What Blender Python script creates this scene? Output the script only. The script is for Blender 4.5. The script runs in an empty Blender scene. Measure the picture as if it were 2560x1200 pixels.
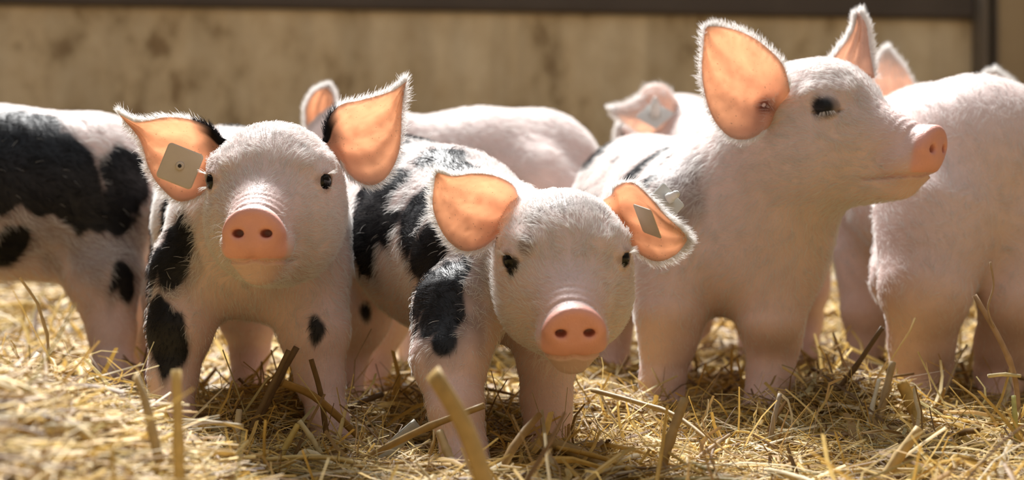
import bpy, math, random
import numpy as np
from mathutils import Vector, Matrix, Euler

# ------------------------------------------------------------------ camera
F = 2560 * 70.0 / 36.0           # focal length in pixels (2560 px wide frame)
CAM_H = 0.28                     # camera height above the straw
HORIZON = 400.0                  # horizon row in the frame
scene = bpy.context.scene
coll = scene.collection
cam_d = bpy.data.cameras.new('camera')
cam_d.lens = 70.0
cam_d.sensor_width = 36.0
cam_d.sensor_fit = 'HORIZONTAL'
cam_d.shift_y = -(600.0 - HORIZON) / 2560.0
cam_d.clip_start = 0.05
cam_d.dof.use_dof = True
cam_d.dof.focus_distance = 1.88
cam_d.dof.aperture_fstop = 5.0
cam = bpy.data.objects.new('camera', cam_d)
cam.location = (0, 0, CAM_H)
cam.rotation_euler = (math.pi / 2, 0, 0)
coll.objects.link(cam)
scene.camera = cam

# ------------------------------------------------------------------ light
world = bpy.data.worlds.new('World')
scene.world = world
world.use_nodes = True
bgn = world.node_tree.nodes['Background']
bgn.inputs[0].default_value = (0.80, 0.90, 1.0, 1)
bgn.inputs[1].default_value = 0.76
sun_d = bpy.data.lights.new('sun_offscreen', 'SUN')
sun_d.energy = 12.0
sun_d.angle = math.radians(16)
sun_d.color = (1.0, 0.985, 0.96)
sun = bpy.data.objects.new('sun_offscreen', sun_d)
# daylight falls in over the back wall, from behind the piglets and a little from the left
sun_to = Vector((0.16, -0.66, -0.75))
sun.rotation_euler = sun_to.to_track_quat('-Z', 'Y').to_euler()
sun.location = (-3.2, 15.0, 15.0)      # open sky beyond the low back wall
coll.objects.link(sun)
scene.view_settings.view_transform = 'Standard'
scene.view_settings.look = 'None'
scene.view_settings.exposure = -0.1
scene.view_settings.gamma = 1.0
scene.view_settings.use_curve_mapping = False
scene.cycles.max_bounces = 6
scene.cycles.diffuse_bounces = 3
scene.cycles.glossy_bounces = 2
scene.cycles.use_adaptive_sampling = True
scene.cycles.adaptive_threshold = 0.02

rng = np.random.default_rng(7)
random.seed(7)


def W(px, py, z):
    return np.array([(px - 1280.0) / F * z, z, CAM_H + (HORIZON - py) / F * z])


def to_px(P):
    return 1280 + P[:, 0] / P[:, 1] * F, HORIZON - (P[:, 2] - CAM_H) / P[:, 1] * F


# ------------------------------------------------------------------ noise
def _hash(ix, iy, iz, s):
    h = (ix * 374761393 + iy * 668265263 + iz * 2147483647 + s * 974634533) & 0xffffffff
    h = ((h ^ (h >> 13)) * 1274126177) & 0xffffffff
    return ((h ^ (h >> 16)) & 0xffff) / 65535.0


def vnoise(P, freq, seed=0):
    Q = np.asarray(P, np.float64) * freq + 1000.0
    i = np.floor(Q).astype(np.int64)
    f = Q - i
    f = f * f * (3 - 2 * f)
    r = 0
    for dx in (0, 1):
        for dy in (0, 1):
            for dz in (0, 1):
                w = ((f[:, 0] if dx else 1 - f[:, 0]) * (f[:, 1] if dy else 1 - f[:, 1])
                     * (f[:, 2] if dz else 1 - f[:, 2]))
                r = r + w * _hash(i[:, 0] + dx, i[:, 1] + dy, i[:, 2] + dz, seed)
    return r * 2 - 1


def sstep(a, b, x):
    t = np.clip((x - a) / (b - a), 0, 1)
    return t * t * (3 - 2 * t)


def norm(v):
    v = np.asarray(v, float)
    return v / (np.linalg.norm(v, axis=-1, keepdims=True) + 1e-12)


# ------------------------------------------------------------------ signed distance shapes
def d_ell(p, c, r):
    q = p - np.asarray(c, np.float32)
    r = np.asarray(r, np.float32)
    k0 = np.sqrt(((q / r) ** 2).sum(1))
    k1 = np.sqrt(((q / (r * r)) ** 2).sum(1)) + 1e-6
    return k0 * (k0 - 1) / k1


def d_cone(p, a, b, ra, rb):
    a = np.asarray(a, np.float32)
    ba = np.asarray(b, np.float32) - a
    q = p - a
    t = np.clip((q @ ba) / max(float(ba @ ba), 1e-9), 0, 1)
    return np.sqrt(((q - t[:, None] * ba) ** 2).sum(1)) - (ra + t * (rb - ra))


def smin(a, b, k):
    h = np.maximum(k - np.abs(a - b), 0) / k
    return np.minimum(a, b) - h * h * k * 0.25


def smax(a, b, k):
    return -smin(-a, -b, k)


EYE = np.array([0.0485, 0.0150, 0.0])


def mouth_z(q):
    return -0.0765 + 0.007 * sstep(0.045, 0.0, q[:, 1]) + 0.0030 * np.exp(-(q[:, 0] / 0.006) ** 2) + 2.0 * q[:, 0] ** 2


def head_sdf(q, closed=False):
    """head in its own frame: x sideways, y towards the nose, z up, origin between the eyes"""
    q = q.astype(np.float32)
    m = q.copy()
    m[:, 0] = np.abs(m[:, 0])
    d = d_ell(q, (0, -0.048, -0.010), (0.058, 0.074, 0.060))
    d = smin(d, d_ell(q, (0, -0.010, 0.010), (0.052, 0.046, 0.042)), 0.03)
    d = smin(d, d_ell(m, (0.028, -0.022, -0.046), (0.036, 0.056, 0.044)), 0.035)
    d = smin(d, d_cone(q, (0, 0.015, -0.027), (0, 0.086, -0.048), 0.046, 0.0255), 0.025)
    d = smin(d, d_cone(q, (0, -0.015, -0.062), (0, 0.066, -0.0775), 0.040, 0.0215), 0.022)
    d = smin(d, d_ell(m, (0.013, 0.080, -0.062), (0.020, 0.024, 0.017)), 0.014)
    # snout disc, its top leaning a little forward
    yc = 0.1015 + 0.26 * (q[:, 2] + 0.05)
    zz = q[:, 2] + 0.0485
    hw = 0.0282 + 0.34 * np.clip(zz + 0.003, -0.03, 0.0) - 0.10 * np.clip(zz, 0, 0.03)
    e = np.sqrt((q[:, 0] / hw) ** 2 + (zz / 0.0228) ** 2)
    dr = (e - 1) * 0.0225
    dy = np.abs(q[:, 1] - yc) - 0.0105
    dd = np.sqrt(np.maximum(dr + 0.0095, 0) ** 2 + np.maximum(dy + 0.0095, 0) ** 2) \
        + np.minimum(np.maximum(dr + 0.0095, dy + 0.0095), 0) - 0.0095
    # soft dish in the disc
    dd = dd + 0.0008 * np.exp(-(e / 0.75) ** 2) * (q[:, 1] > yc)
    d = smin(d, dd, 0.008)
    # wrinkles over the bridge, following the rim of the disc
    dist = np.sqrt((q[:, 0] * 0.8) ** 2 + ((q[:, 2] + 0.055)) ** 2) - q[:, 1] * 0.75
    top = sstep(-0.050, -0.030, q[:, 2]) * sstep(0.052, 0.066, q[:, 1]) * (1 - sstep(0.090, 0.099, q[:, 1]))
    amp = 0.0008 * sstep(0.060, 0.090, q[:, 1]) * (0.65 + 0.35 * np.sin(dist * 310 + 1.0))
    d = d + amp * np.sin(dist * 2 * math.pi / 0.0105 + 0.7 * np.sin(q[:, 0] * 90)) * top
    # mouth line
    zm = mouth_z(q)
    mk = sstep(0.030, 0.042, q[:, 1])
    d = d + 0.0030 * np.exp(-((q[:, 2] - zm) / 0.0020) ** 2) * mk
    # nostrils
    nc = d_ell(m, (0.0128, 0.109, -0.0505), (0.0054, 0.017, 0.0038))
    d = smax(d, -nc, 0.004)
    # eye socket and lids
    de = np.sqrt(((m - EYE.astype(np.float32)) ** 2).sum(1))
    n_up = (m - EYE.astype(np.float32)) @ np.array([0.10, 0.05, 1.0], np.float32)
    d = smax(d, -(de - 0.0128), 0.006)
    if closed:
        d = smin(d, de - 0.0128, 0.005)
        d = d + 0.0016 * np.exp(-((n_up + 0.004) / 0.0014) ** 2) * (de < 0.018)
    else:
        up = smax(de - 0.0128, 0.0066 - n_up, 0.002)
        lo = smax(de - 0.0126, n_up + 0.0074, 0.002)
        # lids close towards the corners of the eye
        d = smin(d, up, 0.005)
        d = smin(d, lo, 0.005)
        lat = np.abs((m - EYE.astype(np.float32)) @ np.array([-0.66, 0.75, 0.0], np.float32) + 0.0005)
        d = smin(d, smax(de - 0.0127, 0.0070 - lat, 0.002), 0.005)
    # brow ridge
    d = smin(d, d_cone(m, (0.030, 0.024, 0.015), (0.053, 0.002, 0.016), 0.006, 0.007), 0.016)
    return d


# ------------------------------------------------------------------ surface nets
def surface_nets(fn, lo, hi, h):
    lo = np.asarray(lo, float)
    B = 8
    n = np.ceil((np.asarray(hi) - lo) / h / B).astype(int) * B + 1
    nb = (n - 1) // B
    cs = [lo[i] + (np.arange(nb[i]) + 0.5) * B * h for i in range(3)]
    G = np.stack(np.meshgrid(*cs, indexing='ij'), -1).reshape(-1, 3)
    dc = fn(G)
    act = np.abs(dc) < B * h * 0.87 * 1.6 + 0.008
    act = act.reshape(nb)
    D = np.empty(n, np.float32)
    big = np.repeat(np.repeat(np.repeat(dc.reshape(nb), B, 0), B, 1), B, 2)
    D[:] = 1.0
    D[:-1, :-1, :-1] = big
    mask = np.zeros(n, bool)
    am = np.repeat(np.repeat(np.repeat(act, B, 0), B, 1), B, 2)
    mask[:-1, :-1, :-1] |= am
    mask[1:, 1:, 1:] |= am
    mask[1:, :-1, :-1] |= am
    mask[:-1, 1:, :-1] |= am
    mask[:-1, :-1, 1:] |= am
    mask[1:, 1:, :-1] |= am
    mask[1:, :-1, 1:] |= am
    mask[:-1, 1:, 1:] |= am
    idx = np.argwhere(mask)
    vals = np.empty(len(idx), np.float32)
    CH = 400000
    for s in range(0, len(idx), CH):
        vals[s:s + CH] = fn(lo + idx[s:s + CH] * h)
    D[mask] = vals
    ins = D < 0
    c = ins[:-1, :-1, :-1].astype(np.int8)
    tot = np.zeros_like(c)
    for dx in (0, 1):
        for dy in (0, 1):
            for dz in (0, 1):
                tot += ins[dx:n[0] - 1 + dx, dy:n[1] - 1 + dy, dz:n[2] - 1 + dz]
    cell = (tot > 0) & (tot < 8)
    ci = np.argwhere(cell)
    vid = np.full(cell.shape, -1, np.int32)
    vid[cell] = np.arange(len(ci))
    corn = np.array([(a, b, c2) for a in (0, 1) for b in (0, 1) for c2 in (0, 1)])
    cv = np.stack([D[ci[:, 0] + o[0], ci[:, 1] + o[1], ci[:, 2] + o[2]] for o in corn], 1)
    acc = np.zeros((len(ci), 3))
    cnt = np.zeros(len(ci))
    for i in range(8):
        for j in range(i + 1, 8):
            if np.abs(corn[i] - corn[j]).sum() != 1:
                continue
            a, b = cv[:, i], cv[:, j]
            cr = (a < 0) != (b < 0)
            t = np.where(cr, a / np.where(cr, a - b, 1), 0)
            pt = corn[i] + t[:, None] * (corn[j] - corn[i])
            acc += pt * cr[:, None]
            cnt += cr
    V = lo + (ci + acc / cnt[:, None]) * h
    quads = []
    for ax in range(3):
        s1 = [slice(None)] * 3
        s2 = [slice(None)] * 3
        s1[ax] = slice(0, -1)
        s2[ax] = slice(1, None)
        a, b = ins[tuple(s1)], ins[tuple(s2)]
        e = np.argwhere(a != b)
        u, v = (ax + 1) % 3, (ax + 2) % 3
        ok = (e[:, u] > 0) & (e[:, v] > 0) & (e[:, u] < n[u] - 1) & (e[:, v] < n[v] - 1)
        e = e[ok]
        flip = a[tuple(e.T)]
        du = np.zeros(3, int)
        du[u] = 1
        dv = np.zeros(3, int)
        dv[v] = 1
        q = np.stack([vid[tuple((e - du - dv).T)], vid[tuple((e - dv).T)],
                      vid[tuple(e.T)], vid[tuple((e - du).T)]], 1)
        q[~flip] = q[~flip][:, ::-1]
        quads.append(q)
    Q = np.concatenate(quads)
    # Newton projection onto the surface
    eps = 0.0006
    for it in range(2):
        d0 = fn(V)
        g = np.stack([fn(V + np.eye(3)[i] * eps) - fn(V - np.eye(3)[i] * eps) for i in range(3)], 1) / (2 * eps)
        g2 = (g * g).sum(1) + 1e-4
        V = V - np.clip(d0 / g2, -h, h)[:, None] * g
    N = norm(g)
    return V, Q, N


def crom(pts, n):
    """Catmull-Rom resample of a polyline to n points"""
    P = np.asarray(pts, float)
    P = np.vstack([2 * P[0] - P[1], P, 2 * P[-1] - P[-2]])
    m = len(P) - 3
    out = []
    for s in np.linspace(0, m - 1e-6, n):
        i = int(s)
        t = s - i
        a, b, c, d = P[i], P[i + 1], P[i + 2], P[i + 3]
        out.append(0.5 * (2 * b + (c - a) * t + (2 * a - 5 * b + 4 * c - d) * t * t + (3 * b - a - 3 * c + d) * t ** 3))
    return np.array(out)


# ------------------------------------------------------------------ materials
def new_mat(name):
    m = bpy.data.materials.new(name)
    m.use_nodes = True
    nt = m.node_tree
    nt.nodes.clear()
    out = nt.nodes.new('ShaderNodeOutputMaterial')
    return m, nt, out


def N(nt, typ, **kw):
    n = nt.nodes.new(typ)
    for k, v in kw.items():
        if k.startswith('in_'):
            key = k[3:]
            n.inputs[int(key) if key.isdigit() else key.replace('_', ' ')].default_value = v
        else:
            setattr(n, k, v)
    return n


def L(nt, a, b):
    nt.links.new(a, b)


def mat_skin():
    m, nt, out = new_mat('piglet_skin')
    at = N(nt, 'ShaderNodeAttribute', attribute_name='pigment')
    tc = N(nt, 'ShaderNodeTexCoord')
    n1 = N(nt, 'ShaderNodeTexNoise', in_Scale=60.0, in_Detail=4.0)
    L(nt, tc.outputs['Object'], n1.inputs['Vector'])
    mr = N(nt, 'ShaderNodeMapRange', in_3=0.86, in_4=1.10)
    L(nt, n1.outputs['Fac'], mr.inputs[0])
    mul = N(nt, 'ShaderNodeVectorMath', operation='SCALE')
    L(nt, at.outputs['Color'], mul.inputs[0])
    L(nt, mr.outputs[0], mul.inputs['Scale'])
    b = N(nt, 'ShaderNodeBsdfPrincipled')
    L(nt, mul.outputs[0], b.inputs['Base Color'])
    b.inputs['Roughness'].default_value = 0.52
    b.inputs['Specular IOR Level'].default_value = 0.35
    b.inputs['Subsurface Weight'].default_value = 0.0
    b.inputs['Subsurface Radius'].default_value = (1.0, 0.35, 0.2)
    b.inputs['Subsurface Scale'].default_value = 0.008
    n2 = N(nt, 'ShaderNodeTexNoise', in_Scale=420.0, in_Detail=3.0)
    L(nt, tc.outputs['Object'], n2.inputs['Vector'])
    bp = N(nt, 'ShaderNodeBump', in_Strength=0.25, in_Distance=0.002)
    L(nt, n2.outputs['Fac'], bp.inputs['Height'])
    L(nt, bp.outputs[0], b.inputs['Normal'])
    L(nt, b.outputs[0], out.inputs[0])
    return m


def mat_ear():
    m, nt, out = new_mat('piglet_ear_skin')
    at = N(nt, 'ShaderNodeAttribute', attribute_name='pigment')
    tc = N(nt, 'ShaderNodeTexCoord')
    n1 = N(nt, 'ShaderNodeTexNoise', in_Scale=45.0, in_Detail=3.0)
    L(nt, tc.outputs['Object'], n1.inputs['Vector'])
    mr = N(nt, 'ShaderNodeMapRange', in_3=0.8, in_4=1.15)
    L(nt, n1.outputs['Fac'], mr.inputs[0])
    mul = N(nt, 'ShaderNodeVectorMath', operation='SCALE')
    L(nt, at.outputs['Color'], mul.inputs[0])
    L(nt, mr.outputs[0], mul.inputs['Scale'])
    # tiny dark specks
    sp = N(nt, 'ShaderNodeTexNoise', in_Scale=520.0, in_Detail=1.0)
    L(nt, tc.outputs['Object'], sp.inputs['Vector'])
    cr = N(nt, 'ShaderNodeMapRange', in_1=0.70, in_2=0.78, in_3=1.0, in_4=0.45)
    L(nt, sp.outputs['Fac'], cr.inputs[0])
    mul2 = N(nt, 'ShaderNodeVectorMath', operation='SCALE')
    L(nt, mul.outputs[0], mul2.inputs[0])
    L(nt, cr.outputs[0], mul2.inputs['Scale'])
    b = N(nt, 'ShaderNodeBsdfPrincipled', in_Roughness=0.5)
    b.inputs['Specular IOR Level'].default_value = 0.3
    L(nt, mul2.outputs[0], b.inputs['Base Color'])
    tr = N(nt, 'ShaderNodeBsdfTranslucent')
    tint = N(nt, 'ShaderNodeVectorMath', operation='MULTIPLY')
    tint.inputs[1].default_value = (1.0, 0.90, 0.76)
    L(nt, mul2.outputs[0], tint.inputs[0])
    L(nt, tint.outputs[0], tr.inputs[0])
    mx = N(nt, 'ShaderNodeMixShader')
    mx.inputs[0].default_value = 0.70
    L(nt, b.outputs[0], mx.inputs[1])
    L(nt, tr.outputs[0], mx.inputs[2])
    L(nt, mx.outputs[0], out.inputs[0])
    return m


def mat_hair():
    m, nt, out = new_mat('piglet_hair')
    at = N(nt, 'ShaderNodeAttribute', attribute_name='tone')
    d = N(nt, 'ShaderNodeBsdfDiffuse')
    t = N(nt, 'ShaderNodeBsdfTranslucent')
    g = N(nt, 'ShaderNodeBsdfGlossy', in_Roughness=0.45)
    g.inputs[0].default_value = (0.8, 0.8, 0.8, 1)
    L(nt, at.outputs['Color'], d.inputs[0])
    L(nt, at.outputs['Color'], t.inputs[0])
    m1 = N(nt, 'ShaderNodeMixShader')
    m1.inputs[0].default_value = 0.45
    L(nt, d.outputs[0], m1.inputs[1])
    L(nt, t.outputs[0], m1.inputs[2])
    m2 = N(nt, 'ShaderNodeMixShader')
    m2.inputs[0].default_value = 0.03
    L(nt, m1.outputs[0], m2.inputs[1])
    L(nt, g.outputs[0], m2.inputs[2])
    L(nt, m2.outputs[0], out.inputs[0])
    return m


def mat_simple(name, col, rough=0.5, spec=0.5, noise=None, coat=0.0):
    m, nt, out = new_mat(name)
    b = N(nt, 'ShaderNodeBsdfPrincipled', in_Roughness=rough)
    b.inputs['Specular IOR Level'].default_value = spec
    b.inputs['Coat Weight'].default_value = coat
    b.inputs['Base Color'].default_value = (*col, 1)
    if noise:
        tc = N(nt, 'ShaderNodeTexCoord')
        n1 = N(nt, 'ShaderNodeTexNoise', in_Scale=noise[0], in_Detail=4.0)
        L(nt, tc.outputs['Object'], n1.inputs['Vector'])
        r = N(nt, 'ShaderNodeMixRGB')
        r.inputs[1].default_value = (*col, 1)
        r.inputs[2].default_value = (*noise[1], 1)
        L(nt, n1.outputs['Fac'], r.inputs[0])
        L(nt, r.outputs[0], b.inputs['Base Color'])
    L(nt, b.outputs[0], out.inputs[0])
    return m


M_SKIN, M_EAR, M_HAIR = mat_skin(), mat_ear(), mat_hair()
M_EYE = mat_simple('eye_dark', (0.004, 0.0035, 0.004), 0.12, 0.35)
M_TAG = mat_simple('tag_plastic', (0.62, 0.55, 0.46), 0.45, 0.4, noise=(90, (0.52, 0.46, 0.38)))
M_TAGW = mat_simple('tag_plastic_white', (0.72, 0.72, 0.68), 0.4, 0.4, noise=(90, (0.62, 0.62, 0.6)))
M_HOLE = mat_simple('tag_hole_dark', (0.03, 0.025, 0.02), 0.8)


def obj_mesh(name, V, Fc, mats, parent=None, smooth=True, attrs=None, matidx=None):
    me = bpy.data.meshes.new(name)
    if isinstance(Fc, np.ndarray):
        nf, k = Fc.shape
        me.vertices.add(len(V))
        me.vertices.foreach_set('co', np.asarray(V, np.float32).ravel())
        me.loops.add(nf * k)
        me.loops.foreach_set('vertex_index', Fc.astype(np.int32).ravel())
        me.polygons.add(nf)
        me.polygons.foreach_set('loop_start', np.arange(0, nf * k, k, dtype=np.int32))
        me.update(calc_edges=True)
        me.validate()
    else:
        me.from_pydata([tuple(map(float, v)) for v in V], [], [tuple(f) for f in Fc])
    for mm in (mats if isinstance(mats, (list, tuple)) else [mats]):
        me.materials.append(mm)
    if smooth:
        me.polygons.foreach_set('use_smooth', np.ones(len(me.polygons), bool))
    if matidx is not None:
        me.polygons.foreach_set('material_index', np.asarray(matidx, np.int32))
    for nm, arr in (attrs or {}).items():
        a = me.attributes.new(nm, 'FLOAT_COLOR', 'POINT')
        c = np.ones((len(V), 4), np.float32)
        c[:, :3] = arr
        a.data.foreach_set('color', c.ravel())
    me.update()
    o = bpy.data.objects.new(name, me)
    coll.objects.link(o)
    if parent:
        o.parent = parent
        o.matrix_parent_inverse = Matrix.Translation(parent.location).inverted()
    return o


def empty(name, loc, label, cat, group=None):
    o = bpy.data.objects.new(name, None)
    o.empty_display_size = 0.05
    o.location = loc
    coll.objects.link(o)
    o['label'] = label
    o['category'] = cat
    if group:
        o['group'] = group
    return o


def tag(o, label, cat=None, group=None, kind=None):
    o['label'] = label
    if cat:
        o['category'] = cat
    if group:
        o['group'] = group
    if kind:
        o['kind'] = kind
    return o


# ------------------------------------------------------------------ the setting
def g_height(x, y):
    """relief of the straw bed"""
    h = 0.006 * np.sin(x * 9 + 1.3) * np.cos(y * 7 + 0.4) + 0.004 * np.sin(x * 23 + y * 17)
    h = h + 0.100 * sstep(-0.16, -0.40, x) * sstep(1.92, 1.62, y)       # heap in front of the spotted piglet
    h = h + 0.020 * sstep(-0.14, -0.28, x) * sstep(1.62, 1.38, y)
    h = h + 0.016 * sstep(0.20, 0.45, x) * sstep(2.0, 1.75, y)
    h = h - 0.010 * np.exp(-((x - 0.0) / 0.18) ** 2 - ((y - 1.95) / 0.2) ** 2)
    h = h + 0.030 * np.exp(-((y - 2.09 - 0.05 * np.sin(x * 6)) / 0.075) ** 2) * sstep(-0.36, -0.26, x) * (0.6 + 0.4 * np.sin(x * 21 + 0.5))
    h = h + 0.03 * sstep(2.7, 3.6, y)
    return h


def mat_floor():
    m, nt, out = new_mat('trodden_bedding')
    tc = N(nt, 'ShaderNodeTexCoord')
    n1 = N(nt, 'ShaderNodeTexNoise', in_Scale=40.0, in_Detail=6.0)
    L(nt, tc.outputs['Object'], n1.inputs['Vector'])
    cr = N(nt, 'ShaderNodeValToRGB')
    cr.color_ramp.elements[0].color = (0.05, 0.03, 0.014, 1)
    cr.color_ramp.elements[1].color = (0.30, 0.20, 0.09, 1)
    L(nt, n1.outputs['Fac'], cr.inputs[0])
    b = N(nt, 'ShaderNodeBsdfPrincipled', in_Roughness=0.9)
    L(nt, cr.outputs[0], b.inputs['Base Color'])
    bp = N(nt, 'ShaderNodeBump', in_Strength=0.6, in_Distance=0.01)
    L(nt, n1.outputs['Fac'], bp.inputs['Height'])
    L(nt, bp.outputs[0], b.inputs['Normal'])
    L(nt, b.outputs[0], out.inputs[0])
    return m


def mat_concrete():
    m, nt, out = new_mat('stained_concrete')
    tc = N(nt, 'ShaderNodeTexCoord')
    mp = N(nt, 'ShaderNodeMapping')
    mp.inputs['Scale'].default_value = (1.0, 1.0, 0.65)
    L(nt, tc.outputs['Object'], mp.inputs[0])
    n1 = N(nt, 'ShaderNodeTexNoise', in_Scale=4.2, in_Detail=6.0, in_Roughness=0.62)
    n2 = N(nt, 'ShaderNodeTexNoise', in_Scale=15.0, in_Detail=5.0, in_Roughness=0.65)
    mp3 = N(nt, 'ShaderNodeMapping')
    mp3.inputs['Scale'].default_value = (9.0, 9.0, 0.8)
    L(nt, tc.outputs['Object'], mp3.inputs[0])
    n3 = N(nt, 'ShaderNodeTexNoise', in_Scale=1.6, in_Detail=3.0)
    L(nt, mp.outputs[0], n1.inputs['Vector'])
    L(nt, mp.outputs[0], n2.inputs['Vector'])
    L(nt, mp3.outputs[0], n3.inputs['Vector'])
    cr = N(nt, 'ShaderNodeValToRGB')
    e = cr.color_ramp.elements
    e[0].position, e[0].color = 0.38, (0.30, 0.21, 0.115, 1)
    e[1].position, e[1].color = 0.62, (0.80, 0.69, 0.50, 1)
    k = e.new(0.47)
    k.color = (0.64, 0.52, 0.34, 1)
    ad = N(nt, 'ShaderNodeMath', operation='MULTIPLY_ADD')
    ad.inputs[1].default_value = 0.45
    L(nt, n2.outputs['Fac'], ad.inputs[0])
    s = N(nt, 'ShaderNodeMath', operation='MULTIPLY')
    s.inputs[1].default_value = 0.55
    L(nt, n1.outputs['Fac'], s.inputs[0])
    L(nt, s.outputs[0], ad.inputs[2])
    L(nt, ad.outputs[0], cr.inputs[0])
    mx = N(nt, 'ShaderNodeMixRGB', blend_type='MULTIPLY')
    mx.inputs[0].default_value = 0.5
    st = N(nt, 'ShaderNodeMapRange', in_1=0.35, in_2=0.6, in_3=0.7, in_4=1.1)
    L(nt, n3.outputs['Fac'], st.inputs[0])
    L(nt, cr.outputs[0], mx.inputs[1])
    L(nt, st.outputs[0], mx.inputs[2])
    b = N(nt, 'ShaderNodeBsdfPrincipled', in_Roughness=0.85)
    L(nt, mx.outputs[0], b.inputs['Base Color'])
    bp = N(nt, 'ShaderNodeBump', in_Strength=0.3, in_Distance=0.01)
    L(nt, n2.outputs['Fac'], bp.inputs['Height'])
    L(nt, bp.outputs[0], b.inputs['Normal'])
    L(nt, b.outputs[0], out.inputs[0])
    return m


def box(name, lo, hi, mat, bevel=0.004, parent=None, xf=None):
    import bmesh
    bm = bmesh.new()
    bmesh.ops.create_cube(bm, size=1)
    for v in bm.verts:
        v.co = Vector([lo[i] + (v.co[i] + 0.5) * (hi[i] - lo[i]) for i in range(3)])
    if bevel:
        bmesh.ops.bevel(bm, geom=bm.edges[:], offset=bevel, segments=2, affect='EDGES')
    me = bpy.data.meshes.new(name)
    if xf is not None:
        bm.transform(xf)
    bm.to_mesh(me)
    bm.free()
    me.materials.append(mat)
    o = bpy.data.objects.new(name, me)
    coll.objects.link(o)
    if parent:
        o.parent = parent
    return o


WALL_Y = 4.745          # distance of the wall straight ahead; it recedes to the right
WALL_A = math.radians(12.0)
WALL_TOP = 0.631


def wx(px):
    """position along the slanting wall that shows at column px"""
    k = (px - 1280) / F
    return WALL_Y * k / (1 - math.tan(WALL_A) * k) / math.cos(WALL_A)


WALL_M = Matrix.Translation((0, WALL_Y, 0)) @ Matrix.Rotation(WALL_A, 4, 'Z') @ Matrix.Translation((0, -WALL_Y, 0))


gx = np.linspace(-2.45, 2.45, 160)
gy = np.linspace(-1.25, 5.35, 130)
GX, GY = np.meshgrid(gx, gy, indexing='ij')
GV = np.stack([GX, GY, g_height(GX, GY) - 0.030], -1).reshape(-1, 3)
ii, jj = np.meshgrid(np.arange(159), np.arange(129), indexing='ij')
a0 = (ii * 130 + jj).ravel()
GF = np.stack([a0, a0 + 130, a0 + 131, a0 + 1], 1)
floor = obj_mesh('floor', GV, GF, mat_floor())
tag(floor, 'trodden brown bedding ground under the loose straw', kind='structure')

M_CONC = mat_concrete()
M_BEAM = mat_simple('dark_timber', (0.075, 0.062, 0.056), 0.75, 0.3, noise=(7, (0.13, 0.108, 0.095)))
M_POST = mat_simple('weathered_steel', (0.17, 0.145, 0.12), 0.6, 0.4, noise=(9, (0.24, 0.20, 0.16)))
M_POSTD = mat_simple('dark_steel', (0.045, 0.036, 0.028), 0.6, 0.4, noise=(9, (0.07, 0.055, 0.04)))
M_BOARD = mat_simple('tan_board', (0.56, 0.45, 0.29), 0.8, 0.3, noise=(5, (0.38, 0.28, 0.17)))
w = box('wall_back', (-2.45, WALL_Y, -0.15), (wx(2432), WALL_Y + 0.10, WALL_TOP), M_CONC, 0.006, xf=WALL_M)
tag(w, 'low stained tan concrete pen wall behind the piglets', kind='structure')
t = box('trim_1', (-2.45, WALL_Y - 0.02, WALL_TOP), (wx(2430), WALL_Y + 0.10, WALL_TOP + 0.10), M_BEAM, 0.008, xf=WALL_M)
tag(t, 'dark timber beam on top of the concrete wall', kind='structure')
M_ADDED_WALL = mat_simple('added_wall_boards', (0.20, 0.15, 0.10), 0.85, 0.3, noise=(3, (0.11, 0.08, 0.055)))  # unseen tall walls, added so that ambient light falls mostly from above
for nm, lo_, hi_, lab in (('wall_front_added', (-2.5, -1.3, -0.1), (2.5, -1.2, 3.6), 'added dark timber wall behind the camera blocking low light'),
                          ('wall_left_added', (-2.5, -1.2, -0.1), (-2.4, 4.3, 3.4), 'added dark timber wall on the left blocking low light'),
                          ('wall_right_added', (2.4, -1.2, -0.1), (2.5, 5.35, 3.4), 'added dark timber wall on the right blocking low light')):
    tag(box(nm, lo_, hi_, M_ADDED_WALL, 0.01), lab, kind='structure')
post = empty('steel_post', WALL_M @ Vector((wx(2455), WALL_Y - 0.03, -0.02)), 'brown steel channel post at the end of the concrete wall', 'post')
for nm, lo_, hi_, mt in (('flange', (wx(2432), WALL_Y - 0.06, -0.1), (wx(2447), WALL_Y + 0.05, 1.0), M_POST),
                         ('web', (wx(2447), WALL_Y - 0.02, -0.1), (wx(2468), WALL_Y + 0.05, 1.0), M_POSTD),
                         ('flange', (wx(2468), WALL_Y - 0.05, -0.1), (wx(2476), WALL_Y + 0.05, 1.0), M_POST)):
    o = box(nm, lo_, hi_, mt, 0.003, xf=WALL_M)
    o.parent = post
    o.matrix_parent_inverse = Matrix.Translation(post.location).inverted()
bd = empty('pen_door', WALL_M @ Vector((wx(2640), WALL_Y - 0.02, -0.02)), 'tan wooden pen door panel beside the steel post', 'door')
xs0 = wx(2478)
for k in range(14):
    o = box('plank', (xs0 + k * 0.085, WALL_Y - 0.03 + 0.004 * (k % 2), -0.1), (xs0 + k * 0.085 + 0.083, WALL_Y + 0.01, 1.0), M_BOARD, 0.004, xf=WALL_M)
    o.parent = bd
    o.matrix_parent_inverse = Matrix.Translation(bd.location).inverted()


# ------------------------------------------------------------------ piglets
def head_frame(h):
    yaw, pit, rol = (math.radians(h.get(k, 0)) for k in ('yaw', 'pitch', 'roll'))
    f = np.array([math.sin(yaw) * math.cos(pit), -math.cos(yaw) * math.cos(pit), math.sin(pit)])
    X = np.array([math.cos(yaw), math.sin(yaw), 0.0])
    U = np.cross(f, X)
    X2 = X * math.cos(rol) - U * math.sin(rol)
    U2 = U * math.cos(rol) + X * math.sin(rol)
    return W(h['px'], h['py'], h['z']), np.stack([X2, f, U2]), h.get('s', 1.0)


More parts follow.
